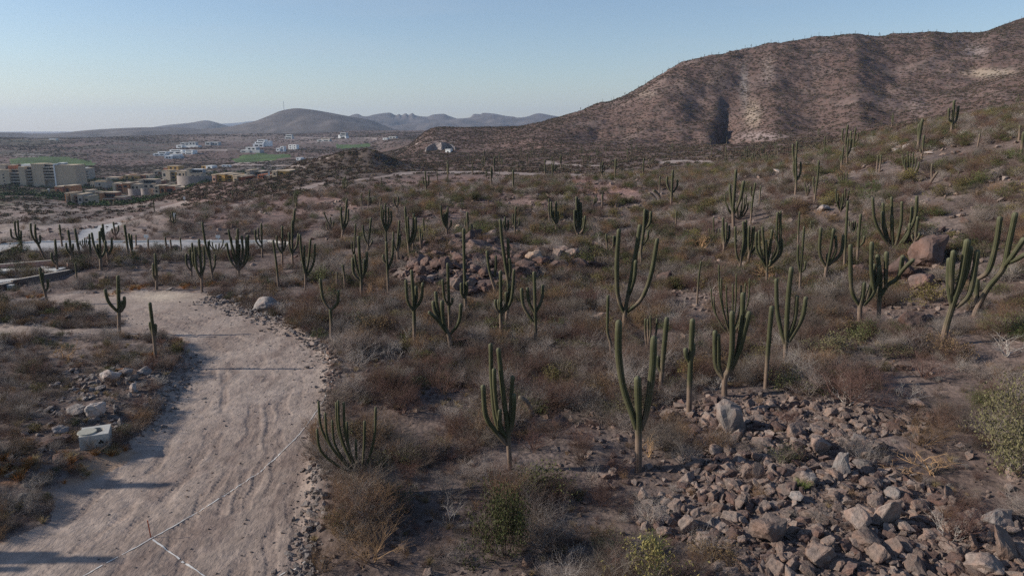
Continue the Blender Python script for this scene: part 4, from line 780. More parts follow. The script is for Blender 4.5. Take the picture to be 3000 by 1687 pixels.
# more of the same, small and far: on the slopes, on the skyline of the big hill, and three out of frame whose shadows cross the road
POLE = stem_mesh("trunk", [Vector((0, 0, -.3)), Vector((.05, 0, 1.8)), Vector((0, 0, 4))], .16, 0, 1.4, 3, 6)
FORK = stem_mesh("trunk", [Vector((0, 0, -.3)), Vector((.0, 0, 2)), Vector((.1, 0, 4.6))], .17, 0, 1.4, 4, 6)
ARMA = stem_mesh("arm", [Vector((0, 0, 1.7)), Vector((.55, .1, 2.2)), Vector((.65, .1, 3.6))], .14, 0, .5, 5, 6)
ARMB = stem_mesh("arm", [Vector((0, 0, 1.5)), Vector((-.5, -.2, 2.0)), Vector((-.6, -.2, 3.9))], .14, 0, .5, 6, 6)
POLEr = empty("cardon_cactus", (0, 0, 0)); obj("trunk", POLE, POLEr); FORKr = empty("cardon_cactus", (0, 0, 0)); obj("trunk", FORK, FORKr); obj("arm", ARMA, FORKr); obj("arm", ARMB, FORKr)
protos = {"pole": POLEr, "fork": FORKr}; used = set()
def far_cactus(p, kind, s, rz, label, group):
    src = protos[kind]
    if kind in used:
        r = src.copy(); COL.objects.link(r)
        for ch in src.children: c = ch.copy(); COL.objects.link(c); c.parent = r
    else: r = src; used.add(kind)
    r.location = p; r.rotation_euler = (0, 0, rz); r.scale = (s, s, s); return tag(r, label, "cactus", group)
def place_far(n, d0, d1, a0, a1, lab, group, smin, smax, ok=None):
    k = 0; tries = 0
    while k < n and tries < 4000:
        tries += 1; a = R(rng.uniform(a0, a1)); d = math.sqrt(rng.uniform(d0*d0, d1*d1)); x, y = d*math.sin(a), d*math.cos(a)
        if grid_at(noplant, np.array([x]), np.array([y]))[0]: continue
        z = float(zat(np.array([x]), np.array([y]))[0]); px, py, _ = project(x, y, z)
        if min((px-q[0])**2+((py-q[1])*1.5)**2 for q in CACTI_PX) < 45**2 or not (5 < px < 2995): continue
        h = hit(px, py)
        if abs(math.hypot(h.x, h.y)-d) > d*.03: continue
        far_cactus((x, y, z), "pole" if rng.uniform() < .5 else "fork", rng.uniform(smin, smax), rng.uniform(0, 6.28), lab, group); k += 1
place_far(34, 120, 260, -8, 36, "small distant cardon cactus scattered in the brown scrub before the big hill", "small distant cacti before the big hill", .6, 1.15)
place_far(8, 115, 240, -28, -9, "tiny distant cardon cactus on the pinkish slope left of the knoll", "tiny cacti left of the knoll", .5, .9)
place_far(30, 260, 430, -6, 34, "tiny cardon cactus at the foot of the big hill", "tiny cacti at the hill's foot", .7, 1.2)
for px in list(np.arange(1700, 2990, 21)):
    px = float(px + rng.uniform(-9, 9)); a = math.atan((px-1500)/F*cp); i = int(np.argmin(np.abs(AZ-a))); sel = (DD > 500) & (DD < 1000)
    j = np.where(sel)[0][np.argmin(PY[i][sel])]
    far_cactus((X[i, j], Y[i, j], Z[i, j]-.2), "pole" if rng.uniform() < .6 else "fork", rng.uniform(.45, 1.0), rng.uniform(0, 6), "tiny cardon cactus on the skyline of the big hill", "cacti on the big hill's skyline")
for x, y, s in ((-26.5, 25.3, 1.3), (-24.5, 20.4, 1.2)):
    far_cactus((x, y, float(zat(np.array([x]), np.array([y]))[0])), "fork", s, .3, "cardon cactus left of the picture whose shadow crosses the road", "cacti whose shadows cross the road")

# ---------------------------------------------------------------- boulders read off the photograph: picture x, foot row, width, height, stone, label
BL = [(2146,1272,95,118,"grey","tall upright grey boulder below the U-shaped cactus",1.0),(2265,1592,142,110,"pink","largest pinkish slab boulder in the stone field",0),(2525,1557,84,92,"pink","leaning flat-faced slab left of the dark red shrub",0),
(2601,1548,85,104,"pink","jagged slab right of the leaning flat-faced one",0),(2412,1668,109,72,"pink","broad flat boulder at the bottom of the stone field",0),(2582,1656,71,58,"pink","rounded boulder right of the broad flat one",0),(2554,1609,104,50,"pink","long ribbed slab below the leaning slab",0),
(2407,1338,78,74,"pink","pointed grey-pink boulder at the stone field's centre",0),(2468,1399,57,95,"grey","narrow upright boulder right of the pointed one",0),(2516,1300,74,32,"grey","smooth low slab at the stone field's top right",0),(2241,1318,71,40,"pink","wedge boulder at the stone field's top left",0),
(2336,1284,47,50,"pink","blocky boulder above the pointed one",0),(2018,1566,71,64,"pink","reddish boulder at the stone field's left margin",0),(2080,1550,52,34,"grey","small grey domed boulder beside the reddish one",0),(1885,1470,38,54,"pink","standing flat stone right of the stump cactus",0),
(2179,1503,57,62,"pink","rough boulder above the largest slab",0),(2397,1583,47,43,"dark","brown boulder right of the largest slab",0),(2383,1427,71,57,"grey","grey boulder with dark cleft below the pointed one",0),(2540,1380,71,38,"grey","flat grey boulder left of the golden fallen branches",0),
(2962,1642,88,98,"pink","big boulder at the right picture edge near the corner",0),(2905,1695,130,62,"pink","big boulder cut by the bottom picture edge at the right",0),(2930,1548,110,50,"grey","low grey ledge boulder left of the corner boulders",0),(2625,1475,57,52,"grey","grey boulder under the jagged slab's top",0),
(2340,1475,47,38,"grey","grey stone between the rough and cleft boulders",0),(2279,1265,52,34,"dark","dark-sided boulder at the upper stone field",0),(2336,1223,40,34,"pink","pinkish boulder at the very top of the stone field",0),(2691,1194,57,33,"pink","lone flat boulder below the dark red thicket",0),(2649,1087,50,30,"pink","pale tilted slab among the grey bushes on the right",0),
(2738,785,108,100,"dark","giant overhanging boulder on the right slope",1.0),(2645,822,96,66,"dark","broad brown boulder at the giant boulder's left foot",0),(2709,850,64,48,"dark","brown boulder right below the giant boulder",0),(2684,967,82,64,"dark","pyramid-topped boulder below the yellow bush",0),(2728,942,34,24,"pink","small boulder behind the pyramid-topped one",0),
(2526,803,40,34,"dark","brown boulder between the stump-armed cactus arms",0),(2414,620,42,27,"grey","smooth grey boulder in front of the slope's organ pipe",0),(2383,614,30,17,"pink","low stone left of the smooth grey boulder",0),(2510,444,30,15,"white","white rock at the left part of the white outcrop",0),
(2663,434,28,16,"white","highest white rock of the white outcrop",0),(2529,450,26,12,"white","white rock right of the outcrop's left part",0),(2361,487,33,15,"white","lowest left white rock of the outcrop",0),(2411,462,32,11,"white","white rock midway along the outcrop's left arm",0),(2635,444,34,13,"white","white rock just left of the highest one",0),
(2728,452,34,10,"white","flat white rock right of the brown spire",0),(2290,506,42,11,"white","low white rock on the far pale track",0),(1401,742,98,36,"dark","dark slab crowning the boulder pile",0),(1380,708,60,34,"dark","boulder behind the crowning slab",0),(1247,793,36,46,"dark","upright boulder at the pile's left",0),(1279,797,44,42,"dark","cracked boulder second from the pile's left",0),
(1303,798,46,46,"dark","round-backed boulder in the pile's middle left",0),(1212,793,54,25,"dark","low overhanging rock at the pile's left end",0),(1338,776,54,44,"dark","brown block under the crowning slab",0),(1408,776,40,33,"dark","block under the crowning slab's right end",0),(1335,853,48,40,"pink","lowest large pinkish boulder of the pile",0),(1375,847,38,30,"pink","pinkish boulder right of the lowest large one",0),
(1425,818,44,33,"dark","brown boulder at the pile's right end",0),(1335,807,30,22,"pink","small angular boulder in the pile's centre",0),(1261,826,36,22,"pink","flat stone below the cracked boulder",0),(1177,814,36,18,"pink","low stone at the pile's left foot",0),(1378,868,44,25,"dark","stone at the very bottom of the pile",0),(1422,853,42,28,"dark","stone at the bottom right of the pile",0),
(1569,772,74,37,"tan","pale broad boulder right of the pile",0),(1635,755,38,26,"pink","angular boulder third in the row right of the pile",0),(1677,755,48,30,"pink","rounded boulder at the row's right end",0),(1530,752,34,23,"pink","boulder at the row's left end",0),(1534,790,55,28,"dark","dark low boulder below the pale broad one",0),
(1341,686,40,30,"tan","round smooth tan boulder by the full-crowned cactus",2),(1562,658,15,8,"tan","tiny tan stone on the brown slope",2),(1737,795,64,30,"dark","flat-topped boulder left of the huge scarred cactus",0),(1951,829,58,32,"dark","dark domed boulder right of the huge scarred cactus",0),(1966,736,22,17,"white","small white pointed stone above the dark domed boulder",0),
(2109,775,20,20,"pink","small upright stone at the four leaning columns' foot",0),(1678,943,30,20,"pink","angular stone left of the crooked cactus",0),(1768,937,64,22,"pink","flat outcrop slab at the huge cactus's foot",0),(2007,999,30,26,"pink","pinkish block between the two slim columns",0),(779,913,100,58,"grey","large pale grey boulder at the dirt road's upper bend",1.0),
(853,901,37,18,"grey","smaller grey boulder right of the large road-bend boulder",0),(402,731,28,13,"grey","round grey boulder under the thin roadside cactus",2),(512,735,30,18,"grey","larger round grey boulder at the paved road",2),(272,1227,62,60,"white","whitish boulder directly behind the concrete box",0),(217,1219,58,36,"grey","grey boulder left of the whitish one",0),
(314,1118,56,33,"white","pale slanted slab in the left rock cluster",0),(361,1103,52,33,"grey","highest grey rock in the left rock cluster",0),(419,1099,48,32,"grey","rightmost rock of the left rock cluster",0),(381,1119,36,24,"grey","rock in the middle of the left cluster",0),(388,1150,28,32,"white","small upright pale rock below the left cluster",0),
(225,1114,40,13,"grey","half-buried flat rock left of the cluster",0),(287,1144,38,16,"grey","flat rock between cluster and whitish boulder",0),(171,1277,45,33,"grey","rugged grey rock left of the concrete box",0),(136,1312,72,27,"dark","long dark rock at the lower left",0),(186,1305,60,29,"dark","dark rock just left of the concrete box's foot",0),
(167,1351,52,29,"dark","dark rock below the concrete box's left",0),(47,1374,42,22,"dark","dark rock near the left picture edge",0),(947,1464,35,22,"grey","grey stone, top of three on the road's right edge",0),(952,1495,35,26,"grey","grey stone, middle of three on the road's right edge",0),(952,1524,35,28,"grey","grey stone, bottom of three on the road's right edge",0),
(1037,1410,38,24,"white","white stone at the organ pipe cactus's foot",0),(995,1419,17,14,"white","small white stone left of the organ pipe's foot",0),(914,1419,19,15,"grey","small grey stone at the road's right margin",0),(1381,1367,30,23,"grey","angular stone left of the many-armed cactus's foot",0),(1649,1253,64,30,"dark","flat brown rock right of the curled dead trunk",0),(1564,1248,50,22,"dark","low brown rock below the curled dead trunk",0)]
for i, (px, row, wp, hp, st, lab, kd) in enumerate(BL):
    p = hit(px, row); m = mpp(p); W_, H_ = wp*m/2, hp*m
    if st == 'dark' and row < 900: W_ *= 1.2; H_ *= 1.15
    me = ROUND[st] if kd == 2 and st in ROUND else BIG[(i*5) % 8][st]
    o = obj("boulder", me, None, (p.x, p.y + W_*.6, p.z + H_*.36)); o.rotation_euler = (rng.uniform(-.2, .2), rng.uniform(-.25, .25), rng.uniform(0, 6.28)); o.scale = (W_*1.1, W_*1.1, H_*.72)
    o.location.z = float(zat(np.array([o.location.x]), np.array([o.location.y]))[0]) + H_*.34
    tag(o, lab, "boulder", "boulders on the desert slope"); LAND.append((p, lab, o))

# ---------------------------------------------------------------- shrubs and trees read off the photograph
def place(me_or_parts, name, px, row, wp, hp, label, cat, group, rz=None, sink=.04):
    p = hit(px, row); m = mpp(p); n = Vector((p.x, p.y, 0)).normalized(); W_ = wp*m/2; c = p + n*W_*.55; c.z = float(zat(np.array([c.x]), np.array([c.y]))[0]) - sink
    if isinstance(me_or_parts, tuple):
        r = empty(name, c, rng.uniform(0, 6.28) if rz is None else rz)
        for me in me_or_parts: obj(me.name.split(".")[0], me, r)
    else: r = obj(name, me_or_parts, None, c); r.rotation_euler = (0, 0, rng.uniform(0, 6.28) if rz is None else rz)
    r.scale = (W_, W_, hp*m); tag(r, label, cat, group); LAND.append((p, label, r)); return r
LB = {k: (a, b) for k, a, b in LEAFY}
BIGG = leafy(260, "olive", "brown", 5200, .026, .07); BIGG2 = leafy(261, "sage", "pale", 6000, .022, .07); BIGG3 = leafy(262, "olive", "brown", 5200, .024, .08)
GR = "green and yellow leafy bushes"
place(BIGG, "leafy_bush", 1478, 1668, 215, 215, "big dark green feathery bush at the bottom centre", "bush", GR)
place(BIGG2, "leafy_bush", 2960, 1400, 300, 245, "huge grey-green bush at the right picture edge", "bush", GR)
place(BIGG3, "leafy_bush", 2880, 1215, 110, 70, "olive green bush touching the huge grey-green one from above", "bush", GR)
for px, row, wp, hp, k, lab in [(2720, 902, 130, 62, "yellow", "bright yellow bush beside the thick tilted cactus"), (948, 832, 95, 50, "olive", "yellow-green bush right of the candelabra cactus"), (1105, 992, 120, 66, "rust", "orange-brown leafy bush between the Y-shaped and trident cacti"),
    (1618, 1140, 105, 62, "yellow", "olive yellow bush right of the many-armed cactus"), (1285, 724, 95, 28, "rust", "wide ochre bush left of the boulder pile's top"), (1712, 782, 66, 50, "olive", "green bush behind the flat-topped boulder"), (1610, 700, 90, 45, "olive", "green bush above the tan boulder row"),
    (2450, 1050, 160, 70, "sage", "pale sage bush left of the dark red thicket"), (2630, 1060, 120, 45, "sage", "low pale grey-green bush at the dark red thicket's top"), (2520, 1010, 90, 50, "olive", "olive scrub bush above the pale sage bush"), (145, 925, 60, 22, "olive", "green bush on the strip between the two dirt lanes"),
    (215, 912, 70, 26, "olive", "second green bush on the strip between the dirt lanes"), (20, 900, 60, 40, "olive", "green bush at the left edge above the dirt lane"), (1800, 640, 80, 28, "yellow", "yellowish bush below the lone trident cactus"), (2090, 608, 70, 30, "yellow", "golden bush left of the three thick dark columns"),
    (2650, 500, 90, 45, "olive", "green bush under the white outcrop's right part"), (2550, 490, 80, 40, "olive", "green bush in front of the white outcrop"), (1345, 985, 60, 40, "sage", "greyish bush below the tall low-Y cactus"), (2360, 655, 60, 25, "rust", "rusty bush right of the slope's organ pipe")]:
    place(LB[k], "leafy_bush", px, row, wp, hp, lab, "bush", GR)
RED = dry_mesh(271, "red", stems=12, levels=3, kids=2, wander=.3); RED2 = dry_mesh(272, "red", stems=11, levels=3, kids=3, wander=.35); ORG = dry_mesh(273, "orange", stems=12, levels=3, kids=2, wander=.25, up=.8); PAL = dry_mesh(274, "pale", stems=10, levels=3, kids=2, wander=.35)
GD = "big bare desert bushes"
for px, row, wp, hp, me, lab in [(2800, 1625, 260, 150, RED, "dark red leafless bush at the lower right"), (2490, 1215, 290, 135, RED2, "purple-grey leafless thicket above the stone field"), (2700, 1130, 260, 90, RED, "dark red leafless thicket right of the purple-grey one"), (1090, 1687, 280, 150, ORG, "orange-brown wiry bush at the bottom left of centre"),
    (940, 1690, 150, 95, ORG, "smaller orange wiry bush at the stony road edge"), (1310, 1480, 200, 90, PAL, "grey wiry bush behind the big green bush"), (1180, 1235, 190, 110, RED2, "dark brown rounded bush in the centre left"), (1050, 1090, 170, 70, PAL, "grey bush at the chalk line's upper end"), (1300, 1170, 180, 95, RED, "reddish bare bush behind the organ pipe by the road"),
    (1190, 1420, 110, 70, RED2, "dark small bush right of the roadside organ pipe"), (2000, 1380, 150, 85, PAL, "pale grey fuzzy bush right of the stump cactus's foot"), (1900, 1560, 190, 110, PAL, "grey fuzzy bush at the stone field's lower left"), (2540, 1380, 160, 100, PAL, "hazy grey bush inside the stone field"), (2700, 1330, 220, 110, ORG, "tan wiry bush above the golden fallen branches"),
    (1560, 1330, 170, 80, RED, "reddish low bush right of the many-armed cactus's foot"), (1760, 1500, 200, 90, RED2, "brown thorny bush below the stump cactus")]:
    place(me, "bare_bush", px, row, wp, hp, lab, "bush", GD)
def dead_mesh(seed, key, thick=.05):
    V, f = prisms(norm_segs(twigs(seed, stems=4, levels=2, kids=2, wander=.5, up=.4, first=.6)), thick); return mesh_np("dead_branches", V, f, TW[key])
DEADM = {("white", i): dead_mesh(280+i, "white", .028) for i in range(3)}; DEADM.update({("gold", i): dead_mesh(290+i, "gold", .035) for i in range(2)})
GT = "bare dead branches in the scrub"
for px, row, wp, hp, k, i, lab in [(2725, 1420, 240, 80, "gold", 0, "golden fallen branches right of the stone field"), (195, 1068, 130, 55, "gold", 1, "pale twisted branches left of the rock cluster"), (2950, 1060, 150, 80, "white", 0, "white bare branches at the right picture edge"), (2250, 826, 110, 50, "gold", 0, "pale fallen branches under the dense giant cactus"),
    (2055, 735, 80, 50, "gold", 1, "sunlit tangled branches above the huge scarred cactus"), (1680, 1655, 90, 65, "white", 1, "white forked dead branches at the bottom centre"), (1085, 870, 60, 40, "gold", 0, "pale branches under the tight-armed cactus"), (1760, 730, 80, 45, "white", 2, "whitish twigs left of the huge scarred cactus"), (1190, 1010, 50, 60, "white", 0, "white twigs left of the twisted dark cactus"),
    (1320, 1550, 130, 90, "white", 2, "grey upright dead branches behind the big green bush"), (1730, 1440, 60, 90, "white", 1, "slim white dead shrub left of the stump cactus's foot"), (385, 835, 60, 25, "white", 0, "white twigs at the stout cactus's left"), (2000, 915, 60, 60, "white", 2, "pale forked twigs right of the huge scarred cactus"), (2090, 870, 60, 50, "white", 1, "whitish twigs left of the organ pipe behind the U"),
    (1900, 1345, 70, 75, "gold", 1, "yellowish dead sapling at the stump cactus's right"), (2400, 335+300, 60, 20, "gold", 1, "orange fallen branches below the smooth grey boulder"), (1665, 660, 50, 22, "white", 0, "pale twigs between small cactus and compact cactus"), (2110, 1150, 110, 70, "white", 2, "bare branches above the upright grey boulder"), (1160, 1070, 90, 55, "white", 1, "grey antler-like twigs below the Y-shaped cactus"),
    (2480, 1200, 120, 90, "white", 0, "white branching stems inside the purple-grey thicket"), (2650, 1180, 120, 50, "white", 1, "white branching stems inside the dark red thicket"), (2000, 1120, 70, 50, "gold", 0, "ochre twigs left of the U-shaped cactus"), (2780, 1600, 130, 90, "white", 1, "grey curling branches inside the dark red lower bush")]:
    place(DEADM[(k, i)], "dead_shrub", px, row, wp, hp, lab, "dead shrub", GT)
GG = tuft(8, GRASSM[2], 160); 
place(GG, "grass_tuft", 1915, 1640, 120, 75, "bright green grass tuft at the lower centre right", "grass tuft", "grass tufts"); place(GG, "grass_tuft", 2350, 1440, 70, 40, "small green grass tuft in the stone field", "grass tuft", "grass tufts")
place(TUFTS[0], "grass_tuft", 68, 1392, 60, 30, "bright orange grass tuft left of the dark rocks", "grass tuft", "grass tufts")

# ---------------------------------------------------------------- dry shrubs: the 300 that show largest one by one, the rest one mass
def density(px, py, d, x, y):
    g = np.clip(.6+1.9*fbm(x/4.5, y/4.5, 201, 3), .06, 1)
    e = np.ones_like(px)
    sc_ = inj(px, py, x, y, d, SCREE) & (d < 70); pl = inpoly(px, py, PILE) & (d < 130)
    e[sc_] = .16; e[pl] = .45; e[(d > 66) & (d < 90) & (px < 880)] *= .45; e[inpoly(px, py, BARE)] = .1; e[inpoly(px, py, LVR) & (d < 60)] = .35
    e[(d > 120) & (px > 880) & (px < 1500) & (py > 515) & (py < 560)] = .25
    jx_ = px + 160*fbm(x/16, y/16, 303, 4)
    e[(d > 103) & (jx_ < 1050) & (py > 520) & (py < 655)] = .33
    e[(d > 103) & (jx_ < 520) & (py > 590) & (py < 705)] = .12
    return g*e
def scrub_points(n, d0, d1, a0=-40, a1=39):
    x, y, z, px, py, fw, d = sample(n, d0, d1, a0, a1)
    k = (rng.uniform(size=n) < density(px, py, d, x, y)) & ~grid_at(noplant, x, y)
    return [q[k] for q in (x, y, z, px, py, fw, d)]
nx_ = scrub_points(21500, 13, 78); r1 = rng.uniform(.38, 1.15, len(nx_[0]))*rng.uniform(.75, 1.3, len(nx_[0]))
mx_ = scrub_points(25000, 78, 185); r2 = rng.uniform(.5, 1.35, len(mx_[0]))
x, y, z, px, py, fw, d = [np.concatenate([a, b]) for a, b in zip(nx_, mx_)]; r_all = np.concatenate([r1, r2]); r_all = r_all*np.where((px < 620) & (d < 62), .58, 1)*np.where((px < 900) & (d > 62) & (d < 90), .75, 1)
app = r_all/d*np.where((px > 20) & (px < 2980) & (py < 1690) & (py > 300), 1, 0)
# no shrub on top of the things placed by hand
lx = np.array([(l[0].x, l[0].y, max(.35, .8*l[2].scale[0]) if l[2].scale[0] != 1 else .45) for l in LAND])
ok = np.ones(len(x), bool)
for a, b, c in lx: ok &= ((x-a)**2 + (y-b)**2) > (c + r_all*np.where(c > .5, .8, .4))**2
leaf = rng.uniform(size=len(x)) < np.where((d > 55) & (px > 1200), .23, .09)
dxs = np.where(ok & ~leaf)[0]; dxs = dxs[np.argsort(-app[dxs])]; solo = dxs[:300]; rest = dxs[300:]
lfs = np.where(ok & leaf)[0]; lfs = lfs[np.argsort(-app[lfs])]; soloL = lfs[:220]; restL = lfs[220:]
WORD = {"grey": "grey", "brown": "brown", "pale": "pale grey", "red": "purplish red", "orange": "orange-brown"}
LWORD = {"olive": "olive", "green": "dark green", "yellow": "yellow-green", "rust": "rusty", "sage": "grey-green"}
LP = np.array([(l[0].x, l[0].y) for l in LAND]); lpx, lpy, _ = project(LP[:, 0], LP[:, 1], np.array([l[0].z for l in LAND]))
LNAME = [l[1] for l in LAND]; LOK = np.array([len(n.split()) <= 8 and 0 < a < 3000 for n, a in zip(LNAME, lpx)])
ORD = ["", "second ", "third ", "fourth ", "fifth ", "sixth ", "seventh ", "eighth ", "ninth ", "tenth "]
seen = {}
def where(xx, yy, pxx, pyy, first, noun, used_names=None):
    dd = np.hypot(lpx-pxx, (lpy-pyy)*1.8); dd = np.where(LOK, dd, 1e9); i = int(np.argmin(dd)); ax, ay = pxx-lpx[i], (pyy-lpy[i])*1.8
    rel = ("right of the" if ax > 0 else "left of the") if abs(ax) > abs(ay) else ("below the" if ay > 0 else "above the")
    key = (first, noun, rel, i); k = seen.get(key, 0); seen[key] = k+1
    return (ORD[min(k, 9)] + first + " " + noun + " " + rel + " " + LNAME[i])
def order_near(ids):
    dd = np.array([np.min(np.where(LOK, np.hypot(lpx-px[i], (lpy-py[i])*1.8), 1e9)) for i in ids]); return [ids[j] for j in np.argsort(dd)]
for i in order_near(list(solo)):
    key, me = DRY[int(rng.integers(0, len(DRY)))]
    o = obj("dry_shrub", me, None, (x[i], y[i], z[i]-.04)); o.rotation_euler = (0, 0, rng.uniform(0, 6.28)); s = r_all[i]; o.scale = (s, s, s*rng.uniform(.9, 1.35))
    tag(o, where(x[i], y[i], px[i], py[i], WORD[key], "bare shrub"), "dry shrub", "bare dry shrubs on the slope")
for i in order_near(list(soloL)):
    k = int(rng.integers(0, len(LEAFY))); key, a, b = LEAFY[k]; s = r_all[i]*.95
    o = empty("leafy_shrub", (x[i], y[i], z[i]-.04), rng.uniform(0, 6.28)) if d[i] < 60 else obj("leafy_shrub", LEAFYJ[k], None, (x[i], y[i], z[i]-.04)); o.scale = (s, s, s*rng.uniform(.7, 1.0))
    if d[i] < 60: obj("stems", a, o); obj("leaves", b, o)
    tag(o, where(x[i], y[i], px[i], py[i], LWORD[key], "leafy shrub"), "leafy shrub", "leafy shrubs on the slope")
P3 = lambda ids: np.stack([x[ids], y[ids], z[ids]-.04], 1)
sh = lambda ids: np.stack([r_all[ids], r_all[ids], r_all[ids]*rng.uniform(.8, 1.3, len(ids))], 1)
tag(scatter("dry_scrub", [m_ for _, m_ in DRY], P3(rest), rng.uniform(0, 6.28, len(rest)), sh(rest)), "mass of bare grey and brown scrub covering the desert slope", "scrub")
tag(scatter("leafy_scrub", LEAFYJ, P3(restL), rng.uniform(0, 6.28, len(restL)), sh(restL)*.95), "mass of small olive and yellowish leafy scrub across the slope", "scrub")
# low dry plants between them, and orange grass by the road
fx = scrub_points(20000, 12, 75); tag(scatter("ground_cover", [DRY[i][1] for i in (0, 2, 3, 4, 6, 8)] + [TUFTS[1]], np.stack(fx[:3], 1), rng.uniform(0, 6.28, len(fx[0])), np.stack([rng.uniform(.12, .34, len(fx[0]))]*3, 1)), "low dry twigs and straw between the shrubs", "ground cover")
gx = sample(26000, 15, 75, -44, -3); og_ = grid_at(og, gx[0], gx[1]); near_edge = grid_at(rb, gx[0], gx[1]); kk = (rng.uniform(size=len(og_)) < og_*.5) & (near_edge < .8)
tag(scatter("dry_grass", TUFTS, np.stack([q[kk] for q in gx[:3]], 1), rng.uniform(0, 6.28, kk.sum()), rng.uniform(.18, .45, kk.sum())), "orange dry grass along the dirt road's left side", "grass")
# far scrub
def far_pts(n, d0, d1, a0, a1, dens):
    x_, y_, z_, px_, py_, fw_, d_ = sample(n, d0, d1, a0, a1); k = (rng.uniform(size=n) < dens(x_, y_, px_, py_, d_)) & ~grid_at(noplant, x_, y_); return x_[k], y_[k], z_[k], d_[k]
dn = lambda x_, y_, px_, py_, d_: np.where(inpoly(px_, py_, BARE), .1, 1)*np.where(inpoly(px_, py_, [(700, 545), (830, 500), (960, 458), (1075, 434), (1180, 480), (1240, 512), (1120, 530), (1000, 545), (850, 560)]) & (d_ < 420), 2.5, 1)*np.where((px_ + 160*fbm(x_/16, y_/16, 303, 4) < 520) & (py_ > 590) & (d_ < 480), .2, 1)*np.clip(.7+.7*fbm(x_/30, y_/30, 211, 4), .2, 1)*np.where((d_ < 260) & (px_ > 850) & (px_ < 1500) & (py_ > 510) & (py_ < 560), .25, 1)
f1 = far_pts(30000, 175, 420, -40, 39, dn); f2 = far_pts(98000, 400, 980, -12, 39, dn); f3 = far_pts(22000, 420, 1000, -40, -12, dn); f4 = far_pts(30000, 1000, 2350, -40, 0, lambda *a: np.clip(.5+1.6*fbm(a[0]/90, a[1]/90, 221, 4), .05, 1))
fx = [np.concatenate(q) for q in zip(f1, f2, f3, f4)]; s = rng.uniform(.5, 1.2, len(fx[0]))*np.clip(fx[3]/650, 1, 2.4); 
tag(scatter("distant_scrub", FAR[0:3]+FAR[4:7], np.stack(fx[:3], 1), rng.uniform(0, 6.28, len(s)), np.stack([s, s, s*.75], 1)), "distant dark shrubs speckling the hills and plain", "scrub")
vt = far_pts(9000, 360, 760, -40, -8, lambda x_, y_, px_, py_, d_: np.clip(.4+2.0*fbm(x_/35, y_/35, 231, 3), 0, 1)*(py_ > 470)*(py_ < 625)*np.where(px_ > 470, .4, 1))
s = rng.uniform(1.1, 2.9, len(vt[0])); tag(scatter("valley_trees", [FAR[3], FAR[7], FAR[1]], np.stack(vt[:3], 1), rng.uniform(0, 6.28, len(s)), np.stack([s, s, s*.9], 1)), "dark green trees and bushes filling the valley round the villas", "trees")
for (cx_, r0_), wd_ in zip(((100, 545), (140, 530), (60, 552), (165, 540)), (14, 12, 9, 8)): pass

# ---------------------------------------------------------------- stones: 300 one by one, the rest as rubble
def stone_points(n, d0, d1, dens, a0=-40, a1=39):
    x_, y_, z_, px_, py_, fw_, d_ = sample(n, d0, d1, a0, a1); k = (rng.uniform(size=n) < dens(x_, y_, px_, py_, d_)) & (grid_at(rb, x_, y_) < .6); return [q[k] for q in (x_, y_, z_, px_, py_, d_)]
def sd(x_, y_, px_, py_, d_):
    e = np.where(px_ > 930, .34, .07)*np.clip(.6+2*fbm(x_/6, y_/6, 241, 3), .05, 2)
    e = np.where(inj(px_, py_, x_, y_, d_, SCREE) & (d_ < 70), 1.0, e); e = np.where(inpoly(px_, py_, PILE) & (d_ < 120), .9, e)
    b = grid_at(rb, x_, y_); e = np.where((b > .02) & (b < .55) & (px_ > 560) & (d_ < 60), .95, e)
    e = np.where(inpoly(px_, py_, [(640, 850), (800, 890), (960, 990), (900, 1010), (700, 900), (520, 870)]), .6, e)
    e = np.where(inpoly(px_, py_, [(1540, 1080), (2050, 1080), (2050, 1330), (1950, 1480), (1700, 1400), (1560, 1280)]), .7, e)
    e = np.where(inpoly(px_, py_, [(2100, 700), (2900, 700), (2900, 980), (2300, 1000), (1950, 880)]), np.maximum(e, .7), e)
    e = np.where(inpoly(px_, py_, LVR), .95, e)
    e = np.where(inpoly(px_, py_, [(0, 925), (330, 925), (330, 962), (0, 955)]), .5, e)
    return e
s1 = stone_points(26000, 12, 60, sd, -40, 39); rs1 = .05 + .26*rng.uniform(size=len(s1[0]))**2.8
s2 = stone_points(40000, 60, 150, sd, -40, 39); rs2 = .13 + .5*rng.uniform(size=len(s2[0]))**3
s3 = stone_points(5200, 15, 34, lambda a, b, c, d_, e: (inj(c, d_, a, b, e, SCREE, 90))*1.0, 5, 39); rs3 = .08 + .36*rng.uniform(size=len(s3[0]))**2.6
s4 = stone_points(9000, 15, 40, lambda a, b, c, d_, e: (inj(c, d_, a, b, e, SCREE, 110))*1.0, 5, 39); rs4 = .05 + .07*rng.uniform(size=len(s4[0]))
s5 = stone_points(5200, 45, 100, lambda a, b, c, d_, e: np.where(inj(c, d_, a, b, e, PILE, 50), np.where(c < 1520, .8, .3), 0), -8, 8); rs5 = .22+.85*rng.uniform(size=len(s5[0]))**2.6
def along(line, n, wd):
    w_ = np.array([flatp(*v) for v in line]); sg_ = rng.integers(0, len(w_)-1, n); t = rng.uniform(size=n); p_ = w_[sg_] + (w_[sg_+1]-w_[sg_])*t[:, None] + rng.normal(0, wd, (n, 2)); x_, y_ = p_.T; z_ = zat(x_, y_); px_, py_, _ = project(x_, y_, z_); return [x_, y_, z_, px_, py_, np.hypot(x_, y_)]
s6 = along([(975, 1075), (972, 1130), (955, 1210), (920, 1290), (932, 1390), (912, 1500), (895, 1600), (885, 1687)], 1100, .3); rs6 = .035 + .17*rng.uniform(size=len(s6[0]))**3
s7 = along([(600, 852), (680, 878), (770, 920), (870, 955), (950, 1000), (985, 1060)], 1500, .75); rs7 = .05 + .2*rng.uniform(size=len(s7[0]))**3
